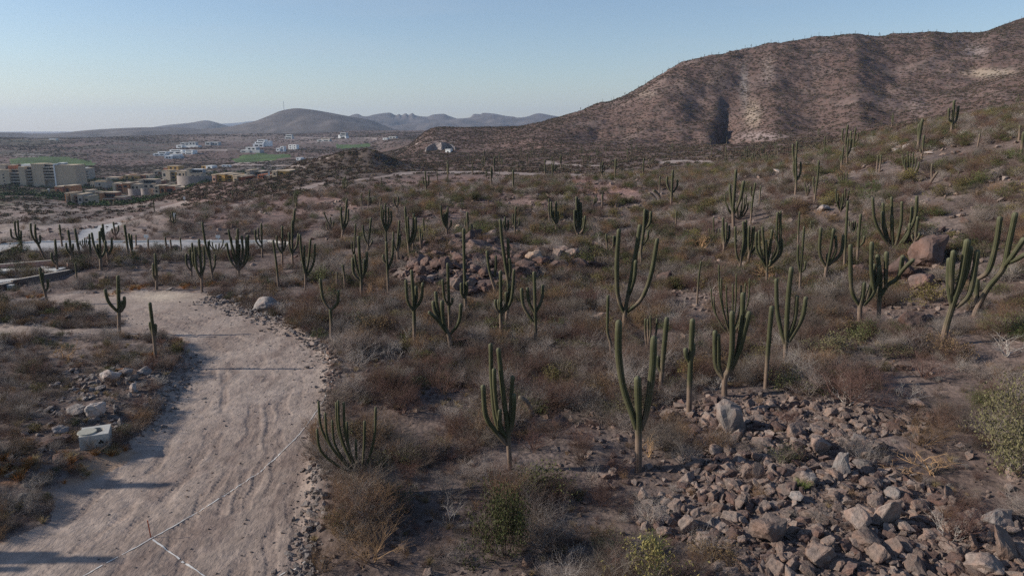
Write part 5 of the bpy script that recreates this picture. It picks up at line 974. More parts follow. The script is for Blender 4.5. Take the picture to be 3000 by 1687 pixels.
s8 = along([(545, 1045), (540, 1085), (490, 1155), (430, 1240), (350, 1290)], 700, .5); rs8 = .04 + .14*rng.uniform(size=len(s8[0]))**3
X5, Y5, Z5, PX5, PY5, D5 = [np.concatenate(q) for q in zip(s1, s2, s3, s4, s5, s6, s7, s8)]; RS = np.concatenate([rs1, rs2, rs3, rs4, rs5, rs6, rs7, rs8])
inP = inpoly(PX5, PY5, PILE); tone = np.where(inP, 1, np.where((PX5 < 960) & (D5 < 80), 2, np.where((rng.uniform(size=len(RS)) < .25), 1, 0)))
ap = RS/D5*((PX5 > 15) & (PX5 < 2985) & (PY5 < 1680)); oi_ = np.argsort(-ap); so_ = oi_[:290]; rs_ = oi_[290:]
x, y, z, px, py = X5, Y5, Z5, PX5, PY5
TN = ("pink", "dark", "grey"); TWD = ("pinkish", "dark brown", "grey")
for i in order_near(list(so_)):
    t_ = int(tone[i]); me = BIG[int(rng.integers(0, 8))][TN[t_]] if RS[i] > .16 and D5[i] < 100 else SMALL[int(rng.integers(0, 8))][TN[t_]]
    o = obj("rock", me, None, (X5[i], Y5[i], Z5[i] + RS[i]*.25)); o.rotation_euler = (rng.uniform(-.5, .5), rng.uniform(-.5, .5), rng.uniform(0, 6.28)); o.scale = (RS[i], RS[i]*rng.uniform(.7, 1), RS[i]*rng.uniform(.55, .95))
    tag(o, where(X5[i], Y5[i], PX5[i], PY5[i], TWD[t_], "rock"), "rock", "loose rocks on the slope")
for t_ in range(3):
    k = rs_[tone[rs_] == t_]; n = len(k)
    tag(scatter("rubble", [q[TN[t_]] for q in SMALL], np.stack([X5[k], Y5[k], Z5[k] + RS[k]*.2], 1), rng.uniform(0, 6.28, n), np.stack([RS[k], RS[k]*rng.uniform(.65, 1, n), RS[k]*rng.uniform(.5, .9, n)], 1), rng.uniform(-.5, .5, (n, 2))),
        ("pinkish stones strewn over the slope and stone field", "dark brown stones of the pile and slope", "grey stones along the dirt road's margins")[t_], "stones")
gp = sample(30000, 14, 60, -40, 39); b = grid_at(rb, gp[0], gp[1]); k = (b > .01) & (rng.uniform(size=len(b)) < np.where(b < .7, .75, .22)) & (gp[3] > 200)
tag(scatter("gravel", [q["grey"] for q in SMALL[:4]] + [q["pink"] for q in SMALL[4:]], np.stack([q[k] for q in gp[:3]], 1), rng.uniform(0, 6.28, k.sum()), .02+.06*rng.uniform(size=k.sum())**2, rng.uniform(-.5, .5, (k.sum(), 2))), "small gravel on the dirt road and its edges", "gravel")

# ---------------------------------------------------------------- chalk lines, stake, concrete box
def ribbon(name, pts_px, wid, mat, lift, jitp=0, seed=1, gaps=0):
    P = []
    for (x0, y0), (x1, y1) in zip(pts_px[:-1], pts_px[1:]):
        a, b = hit(x0, y0), hit(x1, y1); n = max(2, int((b-a).length/.12))
        for k in range(n): P.append(a.lerp(b, k/n))
    P.append(hit(*pts_px[-1])); P = np.array([tuple(p) for p in P]); g = np.random.default_rng(seed)
    n = len(P); P[:, 0] += np.convolve(g.normal(0, jitp, n+4), np.ones(5)/5, 'valid'); d_ = np.gradient(P[:, :2], axis=0); d_ /= np.linalg.norm(d_, axis=1)[:, None]+1e-9
    w_ = wid*(.55+.9*g.uniform(size=n)); s_ = np.stack([-d_[:, 1], d_[:, 0]], 1)*w_[:, None]/2
    A = P[:, :2]-s_; B = P[:, :2]+s_; zA = zat(A[:, 0], A[:, 1])+lift; zB = zat(B[:, 0], B[:, 1])+lift; V = np.vstack([np.c_[A, zA], np.c_[B, zB]])
    i = np.arange(n-1); q = np.stack([i, i+1, n+i+1, n+i], 1)
    if gaps: q = q[g.uniform(size=n-1) > gaps]
    return obj(name, mesh_np(name, V, q, mat))
CH = m_plain("chalk_white", (.55, .54, .52), .15, 20, 0)
tag(ribbon("chalk_line", [(180, 1720), (300, 1655), (443, 1578), (620, 1475), (760, 1385), (880, 1270), (950, 1170), (975, 1110)], .038, CH, .015, .03, 1, .05), "long white chalk line crossing the dirt road diagonally", "chalk line", "chalk lines")
tag(ribbon("chalk_line", [(448, 1580), (520, 1632), (600, 1687), (640, 1720)], .05, CH, .015, .02, 2, .04), "short white chalk line branching off to the bottom edge", "chalk line", "chalk lines")
tag(ribbon("chalk_line", [(975, 1105), (968, 1060), (948, 1020), (930, 1000)], .05, CH, .02, .05, 3, .4), "broken white chalk line at the road's upper right bend", "chalk line", "chalk lines")
tag(ribbon("chalk_line", [(770, 1720), (830, 1680), (905, 1640)], .04, CH, .02, .03, 4, .4), "faint white chalk line at the bottom beside the stony edge", "chalk line", "chalk lines")
p = hit(442, 1573); st = MB().box(-.012, .012, -.012, .012, -.1, .62).build("stake", m_plain("stake_orange", (.45, .09, .04), .1, 8, 0), None, p); st.rotation_euler = (.03, -.06, 0); tag(st, "thin orange survey stake where the chalk lines meet", "stake")
CON = m_plain("concrete_pale", (.42, .41, .38), .12, 5, .25, .01)
def ring_block(w_, h_, r_, n=40):
    """a box with a round shaft in its top"""
    bm = bmesh.new(); V0 = [bm.verts.new((sx*w_, sy*w_, 0)) for sx, sy in ((-1, -1), (1, -1), (1, 1), (-1, 1))]; V1 = [bm.verts.new((v.co.x, v.co.y, h_)) for v in V0]
    for i in range(4): bm.faces.new((V0[i], V0[(i+1) % 4], V1[(i+1) % 4], V1[i]))
    rg = [bm.verts.new((r_*math.cos(6.2832*k/n - math.pi*.75), r_*math.sin(6.2832*k/n - math.pi*.75), h_)) for k in range(n)]; lo = [bm.verts.new((v.co.x, v.co.y, .1)) for v in rg]; q = n//4
    for c in range(4):
        for k in range(q): bm.faces.new((V1[c], rg[(c*q+k+1) % n], rg[(c*q+k) % n]) if False else (rg[(c*q+k) % n - 0], V1[c], rg[(c*q+k+1) % n])) if False else None
    for k in range(n):
        a, b_ = rg[k], rg[(k+1) % n]; c = V1[int(((k+.5)/n*4+.5)) % 4]; bm.faces.new((c, b_, a)); bm.faces.new((a, b_, lo[(k+1) % n], lo[k]))
    for c in range(4): k = (c*q + q//2) % n; bm.faces.new((V1[c], V1[(c+1) % 4], rg[k]))
    bm.faces.new(lo); bmesh.ops.recalc_face_normals(bm, faces=bm.faces[:]); me = bpy.data.meshes.new("box"); bm.to_mesh(me); bm.free(); me.materials.append(CON); return me
p = hit(280, 1312); m = mpp(p); root = empty("concrete_box", p, R(23)); w_ = 38*m; h_ = 43*m
obj("box", ring_block(w_, h_+.1, w_*.62), root, (0, w_*.8, -.1))
bm = bmesh.new(); bmesh.ops.create_cone(bm, cap_ends=True, segments=48, radius1=w_*.68, radius2=w_*.66, depth=.05); me = bpy.data.meshes.new("lid"); bm.to_mesh(me); bm.free(); me.materials.append(m_plain("concrete_lid", (.33, .32, .27), .12, 6, .25, .01))
ld = obj("lid", me, root, (-w_*.52, w_*.8-w_*.22, h_+.03)); 
DK = m_plain("hole_shade", (.012, .012, .012), .1, 5, 0)  # near-black discs on the front face stand in for the shade inside holes
tr = MB()
for cx_, cz_ in ((0, .07), (-.055, 0), (.055, 0)):
    n = 10; b = len(tr.v)
    for yy in (-.006, .02): tr.v += [(w_*.45+cx_+.045*math.cos(6.283*k/n), w_*.8-w_+yy-.001*abs(cx_)*20, h_*.42+cz_+.045*math.sin(6.283*k/n)) for k in range(n)]
    tr.f += [tuple(range(b, b+n))] + [(b+k, b+(k+1) % n, b+n+(k+1) % n, b+n+k) for k in range(n)]
tr.build("opening_shade", DK, root)
tag(root, "pale concrete chamber box with a round lid pushed half off its shaft", "concrete box"); 

# ---------------------------------------------------------------- low walls, slabs and kerbs near the paved road
def wall(name, p0, p1, h_, th, mat, lab, cat, top=None, group=None, h2=None):
    a, b = hit(*p0), hit(*p1); d_ = (b-a); L = Vector((d_.x, d_.y, 0)); u = L.normalized(); n = Vector((-u.y, u.x, 0))*th/2; h2 = h_ if h2 is None else h2
    n_ = max(1, int(L.length/1.5)); r = empty(name, a); mb = MB(); mt = MB(); Zs = [float(zat(np.array([a.x+d_.x*k/n_]), np.array([a.y+d_.y*k/n_]))[0]) for k in range(n_+1)]; zt0, zt1 = a.z+h_, b.z+h2
    for k in range(n_):
        q0, q1 = k/n_, (k+1)/n_; c0, c1 = L*q0, L*q1; b0, b1 = min(Zs)-.3-a.z, min(Zs)-.3-a.z; t0, t1 = h_+(zt1-zt0)*q0, h_+(zt1-zt0)*q1
        V = lambda c, s_, z_, n=n: (c.x+n.x*s_, c.y+n.y*s_, z_)
        mb.hexa([V(c0, -1, b0), V(c1, -1, b1), V(c1, 1, b1), V(c0, 1, b0)], [V(c0, -1, t0), V(c1, -1, t1), V(c1, 1, t1), V(c0, 1, t0)])
        if top: mt.hexa([V(c0, -1.25, t0+.002), V(c1, -1.25, t1+.002), V(c1, 1.25, t1+.002), V(c0, 1.25, t0+.002)], [V(c0, -1.25, t0+.06), V(c1, -1.25, t1+.06), V(c1, 1.25, t1+.06), V(c0, 1.25, t0+.06)])
    mb.build("wall", mat, r)
    if top: mt.build("coping", top, r)
    return tag(r, lab, cat, group)
PINK = m_plain("plaster_pink", (.42, .25, .21), .1, 3, .1, .01); CREAM = m_plain("coping_cream", (.55, .48, .4), .08, 3, 0); BRN = m_plain("plaster_brown", (.16, .12, .1), .12, 3, .1, .01); WHT = m_plain("concrete_white", (.58, .57, .54), .06, 3, 0)
GW = "low plastered walls of the building plot"
wall("plot_wall", (-60, 797), (158, 779), .62, .2, PINK, "long low pink wall at the left picture edge", "wall", CREAM, GW)
wall("plot_wall", (199, 792), (258, 783), .75, .2, PINK, "short pink wall tapering to a point beside the white slab", "wall", CREAM, GW, .08)
wall("plot_wall", (38, 842), (258, 784), .66, .22, BRN, "long brown wall with cream edge in front of the pink ones", "wall", CREAM, GW, .1)
wall("plot_wall", (-60, 862), (38, 842), .5, .22, BRN, "low brown wall continuing to the left picture edge", "wall", CREAM, GW)
wall("plot_wall", (-40, 765), (52, 731), .45, .2, BRN, "dark low wall climbing towards the paved road", "wall", CREAM, GW)
def slab(name, quad, th, mat, lab, cat):
    P = [hit(*q) for q in quad]; zt = max(p.z for p in P)+th; c = sum(P, Vector())/4; mb = MB(); mb.hexa([(p.x-c.x, p.y-c.y, -.4) for p in P][::1], [(p.x-c.x, p.y-c.y, zt-c.z) for p in P]); o = mb.build(name, mat, None, c); return tag(o, lab, cat)
slab("concrete_slab", [(132, 797), (166, 802), (200, 790), (120, 783)], .12, WHT, "white concrete slab between the pink walls", "slab")
slab("concrete_slab", [(-60, 806), (118, 793), (118, 786), (-60, 795)], .1, WHT, "long white concrete strip along the pink wall", "slab")
slab("concrete_slab", [(-60, 838), (60, 828), (60, 821), (-60, 825)], .1, WHT, "white concrete strip nearer the left edge", "slab")
p = hit(33, 846); MBx = MB().box(-.25, .25, -.2, .2, 0, .4).build("white_crate", WHT, None, p); tag(MBx, "small white box standing at the brown wall's left end", "box")
for pts, lab in (([(-300, 728), (0, 717), (100, 711), (224, 708.5), (500, 708), (786, 708), (850, 713)], "far kerb of the paved road"), ([(-300, 752), (0, 741), (70, 734)], "near kerb of the paved road")):
    mb = MB(); Pp = [hit(a, b_) for a, b_ in pts]
    c = Pp[0].copy()
    for a, b_ in zip(Pp[:-1], Pp[1:]):
        u = (b_-a).normalized(); n = Vector((-u.y, u.x, 0))*.12; k = max(1, int((b_-a).length/4))
        for i in range(k):
            s_, e_ = a.lerp(b_, i/k)-c, a.lerp(b_, (i+1)/k)-c; mb.hexa([tuple(s_-n-Vector((0, 0, .3))), tuple(e_-n-Vector((0, 0, .3))), tuple(e_+n-Vector((0, 0, .3))), tuple(s_+n-Vector((0, 0, .3)))], [tuple(s_-n+Vector((0, 0, .16))), tuple(e_-n+Vector((0, 0, .16))), tuple(e_+n+Vector((0, 0, .16))), tuple(s_+n+Vector((0, 0, .16)))])
    tag(mb.build("kerb", WHT, None, c), kind='structure')
def sign(px, row, h_, lab):
    p = hit(px, row); r = empty("plot_marker", p); MB().box(-.05, .05, -.05, .05, -.2, h_*.55).build("post", WHT, r); MB().box(-.3, .3, -.07, -.03, h_*.5, h_).build("board", WHT, r); tag(r, lab, "sign", "white plot markers")
sign(512, 648, 1.3, "white marker board beside the track above the road"); sign(541, 592, 1.5, "white marker board where the upper dirt track ends"); sign(430, 705, .8, "small white marker at the paved road's far kerb"); sign(640, 706, .8, "small white marker further right on the paved road's far kerb"); sign(789, 525, 2.6, "white post on the far brown crest")

# ---------------------------------------------------------------- buildings
def m_wall(n, c): return m_plain("render_"+n, c, .07, .25, 0)
BM = {"cream": m_wall("cream", (.50, .40, .29)), "orange": m_wall("orange", (.42, .2, .1)), "terra": m_wall("terracotta", (.36, .15, .09)), "ochre": m_wall("ochre", (.46, .28, .1)), "beige": m_wall("beige", (.40, .35, .29)), "white": m_wall("white", (.78, .78, .76)),
      "grey": m_wall("grey", (.38, .39, .39)), "stone": m_plain("stone_retaining", (.28, .24, .22), .2, .8, .3, .1), "pinkw": m_wall("pink", (.48, .3, .22))}
GLS = m_plain("window_dark", (.03, .035, .04), .2, 1, 0, 0, .25); BLUEG = m_plain("glass_blue", (.16, .24, .34), .2, 1, 0, 0, .2)
def building(name, px, row, lab, cat, group, vols, wins=(), fill=1.0):
    """vols and wins in picture pixels relative to the foot point: (x0, x1, y0, y1, front, back in metres, colour)"""
    p = hit(px, row); m = mpp(p); r = empty(name, p, -math.atan2(p.x, p.y)*.9 - R(24 + (px*7 % 14)))
    for x0, x1, y0, y1, f, b_, c in vols:
        MB().box(x0*m, x1*m, f, b_, y0*m-(3 if y0 <= 0 else 0), y1*m).build("wall", BM[c], r)
        if y1*m > 1.5: MB().box(x0*m-.15, x1*m+.15, f-.15, b_+.15, y1*m+.003, y1*m+.35).build("roof", BM["white" if c in ("white", "grey") else "cream"] if c != "stone" else BM["stone"], r)
    for x0, x1, y0, y1, f in wins:
        w_ = MB().box(x0*m, x1*m, f-.06, f+.3, y0*m, y1*m).build("window", GLS, r)
    return tag(r, lab, cat, group)
# the hotel by the valley
H = building("hotel", 100, 549, "pale multi-storey hotel with dark balconies low in the valley at left", "hotel", None,
  [(-110, -64, 0, 50, 0, 14, "cream"), (-64, -37, 0, 50, 4, 14, "beige"), (-37, -20, 0, 58, 0, 16, "cream"), (-20, -5, 0, 58, 4, 14, "beige"), (-5, 27, 0, 66, 2, 16, "cream"), (27, 60, 0, 64, 5, 15, "beige"), (60, 63, 0, 66, 0, 15, "white"), (63, 118, 0, 62, 1, 18, "cream"), (-100, -82, 52, 64, 5, 12, "beige"), (-75, -60, 52, 62, 5, 12, "terra"), (-40, -12, 60, 64, 6, 12, "white"), (64, 80, 64, 68, 6, 12, "grey")],
  [(x0, x0+4, y0, y0+4, 0) for x0 in (-98, -82) for y0 in (8, 17, 26, 35)])
m = mpp(hit(100, 549))
for x0, x1, f, y0, n in ((-64, -37, 4, 6, 5), (-20, -5, 4, 14, 5), (27, 60, 5, 22, 5)):
    for k in range(n):
        yy = (y0 + k*8.5)*m; MB().box((x0+1)*m, (x1-1)*m, f-.08, f+.2, yy+1.0, yy+2.2).build("window", GLS, H); MB().box(x0*m+.1, x1*m-.1, f-3, f-.1, yy-.1, yy+.75).build("balcony", BM["beige"], H)
building("tower_block", 238, 527, "small light grey tower block right of the hotel", "apartment block", None, [(-13, 9, 0, 33, 0, 12, "grey"), (9.2, 22, 0, 32, 1, 12, "beige")], [(-12, -8, y0, y0+3, 0) for y0 in (4, 10, 16, 22, 27)] + [(11, 20, y0, y0+3, 1) for y0 in (6, 14, 22)])
GV = "earth-coloured villas in the valley"
def wz(*rects): return [(a, b_, c, d_, f) for a, b_, c, d_, f in rects]
building("villa", 228, 597, "front villa with orange fins and cream edges, lowest in the valley", "villa", GV, [(-34, -25, 0, 29, 0, 9, "orange"), (-25, -23, 0, 30, -2, 9, "cream"), (-22.8, -12, 0, 28, 1, 9, "orange"), (-12, -10, 0, 30, -2, 9, "cream"), (-9.8, 4, 0, 24, 1, 9, "pinkw"), (4.2, 18, 0, 26, -1, 9, "beige"), (18.2, 34, 0, 20, 0, 9, "cream")], wz((-32, -27, 4, 12, 0), (-20, -15, 4, 12, 1), (-8, 2, 3, 10, 1), (-8, 2, 14, 20, 1), (8, 14, 8, 16, -1), (22, 30, 8, 14, 0)))
building("villa", 312, 594, "orange villa with a long dark covered terrace", "villa", GV, [(-18, -11, 0, 28, 0, 8, "orange"), (-10.8, 22, 0, 10, 0, 9, "terra"), (-10.8, 22, 13, 27, 3, 9, "terra"), (22.2, 52, 0, 15, 1, 8, "pinkw")], wz((-9, 20, 15, 24, 3), (-5, 5, 0, 7, 0), (10, 18, 0, 7, 0), (26, 32, 5, 11, 1), (38, 44, 5, 11, 1)))
building("villa", 185, 566, "rust-red flat-roofed villa at the valley's left", "villa", GV, [(-24, 0, 0, 18, 0, 10, "terra"), (0.2, 24, 0, 20, 2, 12, "orange"), (-33, -31, 0, 12, -4, -3, "white")], wz((-18, -12, 4, 11, 0), (4, 12, 5, 13, 2)))
building("villa", 286, 551, "grey-beige villa with an orange roof edge and white portico", "villa", GV, [(-8, 26, 0, 17, 0, 10, "beige"), (-22, -8.2, 0, 16, 1, 9, "cream"), (-6, 20, 17.5, 20, 2, 9, "ochre")], wz((-20, -17, 3, 9, 1), (-14, -11, 3, 9, 1), (4, 9, 8, 13, 0)))
building("villa", 370, 566, "cream villa with stepped terracotta walls in the valley's middle", "villa", GV, [(-36, -28, 0, 27, -1, 8, "cream"), (-27.8, -10, 0, 25, 1, 9, "terra"), (-9.8, 10, 0, 28, 0, 9, "orange"), (10.2, 36, 0, 24, 2, 9, "cream")], wz((-24, -14, 4, 11, 1), (-24, -14, 15, 21, 1), (-6, 4, 16, 23, 0), (14, 20, 12, 19, 2), (26, 31, 12, 19, 2)))
def round_wall(px, row, wp, hp, lab):
    p = hit(px, row); m = mpp(p); n = 28; V = []; R_ = wp*m/2
    for k in range(n+1):
        a = math.pi*k/n
        for rr_, z_ in ((R_, -3), (R_, hp*m), (R_-.6, hp*m), (R_-.6, -3)): V.append((-math.cos(a)*rr_, -math.sin(a)*rr_*.8, z_))
    f = [(4*k+j, 4*(k+1)+j, 4*(k+1)+j+1, 4*k+j+1) for k in range(n) for j in range(3)]; me = bpy.data.meshes.new("retaining_wall"); me.from_pydata(V, [], [q[::-1] for q in f]); me.materials.append(BM["stone"]); o = obj("retaining_wall", me, None, p); tag(o, lab, "retaining wall", "round stone retaining walls")
for k_, (px, row, c1, c2, lab) in enumerate([(345, 548, "orange", "cream", "small orange and cream house above the stepped terracotta villa"), (455, 541, "cream", "terra", "small cream house just above the beige terrace villa"), (530, 541, "pinkw", "beige", "small pinkish house below the cream cube cluster"), (265, 573, "cream", "pinkw", "small cream house above the front fin villa"),
  (425, 524, "terra", "cream", "small rust house beside the brown flat villa"), (462, 512, "cream", "orange", "small cream house at the upper left of the cube cluster"), (598, 512, "beige", "cream", "small beige house above the large curved wall"), (695, 532, "cream", "terra", "small cream house between ochre villa and tower villa"), (770, 523, "terra", "beige", "small rust house left of the half-hidden orange-topped villa"), (408, 547, "orange", "terra", "small orange house squeezed above the round walls")]):
    a_ = 8 + k_*3 % 5; building("villa", px, row, lab, "villa", GV, [(-a_-4, 0, 0, 11 + k_ % 4, 0, 8, c1), (.2, a_+3, 0, 8 + k_*2 % 5, 1, 9, c2)], wz((-a_, -a_+4, 3, 8, 0), (-5, -2, 3, 8, 0), (4, 8, 2, 6, 1)))
round_wall(400, 572, 44, 19, "round stone retaining wall under the middle villa"); round_wall(432, 571, 34, 19, "round stone retaining wall under the beige terrace villa"); round_wall(575, 533, 105, 19, "large curved stone retaining wall under the upper villas")
building("villa", 432, 552, "beige villa with a dark roof terrace above the round walls", "villa", GV, [(-22, -16, 0, 24, -1, 8, "cream"), (-15.8, 22, 0, 12, 0, 10, "cream"), (-15.8, 22, 14, 24, 3, 10, "beige")], wz((-14, 20, 15, 22, 3), (-10, 0, 3, 9, 0), (8, 16, 3, 9, 0)))
building("villa", 490, 568, "long orange villa with cream front nearest the bare hillside", "villa", GV, [(-38, -24, 0, 22, 0, 8, "cream"), (-23.8, -8, 0, 23, 1, 9, "orange"), (-7.8, 22, 0, 21, 2, 9, "terra"), (22.2, 56, 0, 18, 1, 9, "pinkw")], wz((-34, -28, 4, 11, 0), (-34, -28, 14, 19, 0), (-20, -12, 5, 15, 1), (-4, 12, 5, 14, 2), (30, 38, 5, 12, 1), (44, 50, 5, 12, 1)))
building("villa", 507, 527, "cluster villa of cream cubes, upper middle of the valley", "villa", GV, [(-36, -16, 0, 26, 1, 9, "beige"), (-15.8, -6, 0, 27, -1, 8, "cream"), (-5.8, 14, 0, 22, 1, 9, "ochre"), (14.2, 40, 0, 24, 0, 9, "cream")], wz((-32, -26, 10, 18, 1), (-4, 4, 3, 10, 1), (-4, 4, 13, 19, 1), (20, 26, 12, 19, 0), (32, 36, 12, 19, 0)))
building("villa", 566, 523, "cream tower villa with a dark pergola above the curved wall", "villa", GV, [(-18, -10, 0, 27, 0, 7, "cream"), (-9.8, 24, 0, 14, 0, 9, "cream"), (-9.8, 24, 16, 25, 4, 9, "grey")], wz((-8, 22, 17, 23, 4), (-4, 4, 3, 9, 0), (10, 18, 3, 9, 0)))
building("villa", 653, 534, "yellow-ochre villa standing alone right of the curved wall", "villa", GV, [(-29, -18, 0, 20, -1, 8, "pinkw"), (-17.8, 8, 0, 22, 0, 9, "ochre"), (8.2, 29, 0, 20, 1, 9, "ochre")], wz((-26, -21, 5, 12, -1), (-12, -4, 4, 10, 0), (-12, -4, 13, 18, 0), (12, 24, 3, 9, 1), (12, 24, 12, 17, 1)))
building("villa", 732, 521, "grey-beige flat villa with a square tower", "villa", GV, [(-34, -6, 0, 8, 0, 9, "grey"), (-5.8, 4, 0, 20, -1, 7, "beige"), (4.2, 28, 0, 7, 0, 9, "beige"), (4.2, 28, 9, 15, 3, 9, "beige")], wz((-30, -22, 2, 6, 0), (-16, -10, 2, 6, 0), (-3, 1, 6, 12, -1), (8, 24, 10, 14, 3)))
building("villa", 822, 516, "orange-topped villa half hidden behind the brown crest", "villa", GV, [(-26, -12, 0, 12, 0, 7, "cream"), (-11.8, 24, 0, 13, 1, 9, "ochre")], wz((-22, -17, 3, 8, 0), (-4, 4, 4, 9, 1), (12, 18, 4, 9, 1)))
building("villa", 386, 526, "brown flat villa behind the middle villas", "villa", GV, [(-23, 23, 0, 11, 0, 9, "ochre"), (-10, 10, 11.5, 15, 3, 9, "terra")], wz((-16, -10, 3, 8, 0), (0, 6, 3, 8, 0)))
building("villa", 327, 530, "low beige villa behind the portico villa", "villa", GV, [(-17, 17, 0, 9, 0, 9, "beige")], wz((-12, -6, 2, 6, 0), (2, 8, 2, 6, 0)))
building("villa", 507, 498, "brown box villa highest behind the cream cubes", "villa", GV, [(-17, 17, 0, 11, 0, 10, "ochre"), (-30, -18, -2, 6, 0, 8, "terra")], wz((-10, -4, 3, 8, 0), (4, 10, 3, 8, 0)))
building("villa", 607, 495, "small ochre and white house at the pale road", "villa", GV, [(-18, -2, 0, 8, 0, 8, "ochre"), (-1.8, 18, 0, 8.5, -1, 8, "white")], wz((-14, -9, 2, 6, 0), (4, 12, 2, 6, -1)))
building("white_wall", 662, 489, "long low white wall building beside the pale curved road", "building", None, [(-13, 13, 0, 4.5, 0, 3, "white")], wz((-9, -6, 1, 3, 0), (4, 8, 1, 3, 0)))
GM = "white modern houses on the far mesa"
for px, row, lab, vols, wn in [
  (468, 457, "leftmost white modern house low on the mesa side", [(-20, 16, 0, 6, 0, 14, "white"), (-8, 18, 6.5, 11, 3, 14, "white")], wz((-14, -4, 2, 4.5, 0), (2, 12, 2, 4.5, 0), (-4, 14, 7.5, 10, 3))),
  (513, 450, "long white modern house on the mesa side", [(-24, 24, 0, 5, 0, 14, "white"), (-20, 20, 5.5, 10, 3, 14, "white")], wz((-20, -6, 1.5, 4, 0), (2, 18, 1.5, 4, 0), (-16, 14, 6.5, 9, 3))),
  (502, 466, "white modern house with a blue-lit side, lowest on the mesa", [(-20, 2, 0, 8, 0, 14, "white"), (2.2, 24, 0, 7, 4, 16, "grey"), (-8, 20, 8.5, 13, 4, 16, "white")], wz((-16, -10, 2, 6, 0), (-7, -2, 2, 6, 0))),
  (553, 453, "square two-floor white modern house", [(-12, 12, 0, 6, 0, 14, "white"), (-12, 12, 6.5, 12, 1, 14, "white")], wz((-9, 8, 1.5, 4.5, 0), (-9, 8, 8, 10.5, 1))),
  (551, 433, "wide grey-white house row on the mesa's upper side", [(-35, -16, 0, 7, -3, 12, "white"), (-15.8, 32, 0, 6, 0, 12, "white"), (-26, -10, 7.5, 14, 3, 12, "grey"), (-2, 22, 6.5, 16, 3, 12, "grey")], wz((-30, -20, 2, 5, -3), (-24, -14, 9, 12, 3), (4, 8, 9, 14, 3), (14, 18, 9, 14, 3))),
  (619, 427, "blue-grey modern house right of the wide row", [(-20, -2, 0, 10, 0, 12, "grey"), (-1.8, 20, 0, 10, 3, 14, "grey")], wz((-16, -6, 3, 7, 0), (2, 8, 3, 7, 3), (11, 16, 3, 7, 3))),
  (762, 431, "tall white stepped house with three floors", [(-22, 10, 0, 9, 0, 16, "white"), (-18, 10, 9.5, 14, 3, 16, "white"), (-12, 12, 14.5, 20, 6, 18, "white"), (10.2, 26, 2, 17, 8, 20, "white")], wz((-16, -6, 2, 6, 0), (-2, 7, 2, 6, 0), (-14, 6, 10.5, 13, 3), (-9, 8, 16, 18.5, 6))),
  (735, 448, "grey-blue wide house below the tall stepped one", [(-35, -4, 0, 7, 0, 14, "grey"), (-20, 14, 7.5, 15, 3, 14, "grey"), (-3.8, 28, 0, 7, 1, 14, "grey")], wz((-30, -18, 2, 5, 0), (-12, -4, 9, 13, 3), (2, 9, 9, 13, 3))),
  (845, 408, "small grey house on the mesa's upper right", [(-12, 12, 0, 6, 0, 10, "grey"), (-10, 10, 6.5, 13, 2, 10, "grey")], wz((-9, 8, 1.5, 4.5, 0), (-8, 8, 8, 11, 2))),
  (820, 444, "left one of two white villas above the golf green", [(-12, 0, 0, 9, 0, 10, "white"), (.2, 12, 0, 14, 1, 10, "white")], wz((-9, -4, 3, 6, 0), (3, 9, 2, 5, 1), (3, 9, 8, 11, 1))),
  (857, 438, "right one of two white villas above the golf green", [(-13, -1, 0, 13, 0, 10, "white"), (1, 13, 0, 13, 0, 10, "white")], wz((-10, -4, 2, 5, 0), (-10, -4, 8, 11, 0), (4, 10, 2, 5, 0), (4, 10, 8, 11, 0))),
  (876, 471, "small plain white block near the golf green's right end", [(-9, 6, 0, 8, 0, 8, "white"), (6.2, 12, 0, 5, 1, 7, "grey")], wz((-6, -2, 3, 6, 0),)),
  (1003, 406, "dark-glazed white house standing highest on the mesa", [(-14, -8, 0, 10, 0, 12, "white"), (-8, 12, 0, 6, 0, 14, "white"), (-7.8, 10, 6.5, 16, 2, 14, "grey")], wz((-6, 8, 1.5, 5, 0), (-6, 8, 8, 10.5, 2), (-6, 8, 12, 15, 2))),
  (947, 415, "long low grey house left of the dark-glazed one", [(-21, 21, 0, 4.5, 0, 10, "grey"), (-8, 20, 5, 9, 2, 10, "beige")], wz((-16, -6, 1, 3.5, 0), (2, 16, 1, 3.5, 0), (-4, 16, 6, 8, 2))),
  (1128, 411, "tiny white house at the mesa's right end", [(-7, 7, 0, 6, 0, 9, "white")], wz((-4, 0, 2, 4, 0), (2, 5, 2, 4, 0))),
  (1149, 406, "tiny dark-roofed house right of the tiny white one", [(-12, 12, 0, 5, 0, 9, "grey")], wz((-8, -2, 1, 4, 0), (3, 9, 1, 4, 0))),
  (48, 416, "pale flat house at the far left mesa edge", [(-28, 28, 0, 4, 0, 10, "cream"), (-14, 14, 4.5, 7, 2, 10, "cream")], wz((-20, -10, 1, 3, 0), (6, 16, 1, 3, 0))),
  (135, 414, "long pale house second from the left mesa edge", [(-26, 30, 0, 3.5, 0, 10, "cream"), (8, 28, 4, 7, 2, 10, "white")], wz((-18, -8, 1, 2.8, 0), (12, 24, 1, 2.8, 0)))]:
    building("modern_house", px, row, lab, "house", GM, vols, wn)
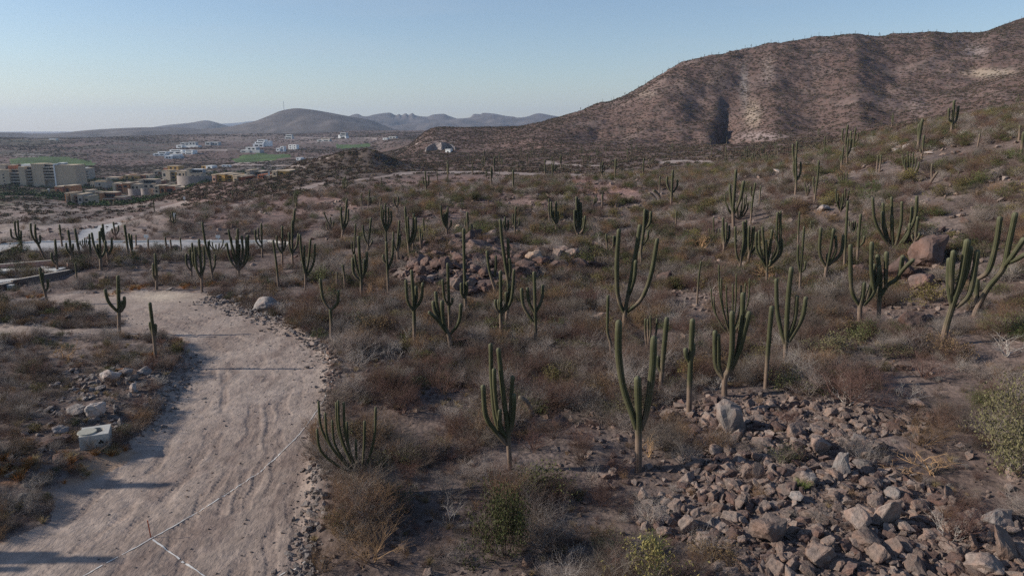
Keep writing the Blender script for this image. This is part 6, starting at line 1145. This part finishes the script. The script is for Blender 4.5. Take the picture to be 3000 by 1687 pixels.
# the scooped rock cut with a dome and a small hut
p = hit(1288, 443); m = mpp(p); r = empty("rock_cut", p); 
for sx, a0, a1, hh in ((-1, -42, 3, 26), (1, 4, 42, 26)):
    V = []; n = 24; k_ = 12
    for i in range(n+1):
        u = i/n; x_ = (a0+(a1-a0)*u)*m; dep = math.sin(math.pi*u)*9*.8; env = math.sqrt(max(0.02, 1-((a0+(a1-a0)*u)/46)**2))*hh*m
        for j in range(k_+1): v_ = j/k_; V.append((x_ + .3*math.sin(i*2.1+j), 4+dep*(1-v_*.35)+v_*3+.25*math.sin(i*1.7+j*2.3), -.5+v_*env))
    me = bpy.data.meshes.new("cut_face"); me.from_pydata(V, [], [(i*(k_+1)+j, (i+1)*(k_+1)+j, (i+1)*(k_+1)+j+1, i*(k_+1)+j+1) for i in range(n) for j in range(k_)]); me.materials.append(m_plain("cut_rock", (.27, .235, .225), .15, .5, .4, .3))
    md = me; o = obj("cut_face", me, r); s_ = o.modifiers.new("thick", 'SOLIDIFY'); s_.thickness = 1.2
tag(r, "grey scooped rock cutting with two hollow faces at the hill's foot", "rock cutting")
bm = bmesh.new(); bmesh.ops.create_uvsphere(bm, u_segments=24, v_segments=12, radius=1); me = bpy.data.meshes.new("dome_tank"); bm.to_mesh(me); bm.free(); me.materials.append(BM["white"]); q = hit(1270, 441); o = obj("dome_tank", me, None, q); o.scale = (11*m, 11*m, 6*m); tag(o, "low white dome in front of the rock cutting", "dome tank")
building("hut", 1312, 447, "small white hut right of the low dome", "hut", None, [(-8, 8, 0, 8, 0, 4, "white")], wz((-2, 2, 0, 4, 0),))
# mast on the far hill
p = Vector((0, 0, 0)); dx, dy, dz = [float(v) for v in ray(832, 322)]; t_ = 3850/dy; p = Vector((dx*t_, dy*t_, HC + dz*t_)); mb = MB(); mb.box(-.6, .6, -.6, .6, -6, 42)
for k in range(6): mb.box(-2, 2, -.3, .3, 4+k*6, 4.6+k*6)
tag(mb.build("radio_mast", BM["grey"], None, p), "thin radio mast on top of the rounded far hill", "radio mast")

# ---------------------------------------------------------------- air
hz = MB().box(-16000, 16000, -60, 16500, -90, 420)
mh = bpy.data.materials.new("haze_air"); mh.use_nodes = True; t = mh.node_tree; t.nodes.clear()
pv = t.nodes.new("ShaderNodeVolumePrincipled"); pv.inputs["Color"].default_value = (.62, .76, 1, 1); pv.inputs["Density"].default_value = 6e-5; pv.inputs["Anisotropy"].default_value = .2
mo = t.nodes.new("ShaderNodeOutputMaterial"); t.links.new(pv.outputs[0], mo.inputs["Volume"])
tag(hz.build("haze", mh), kind='stuff')
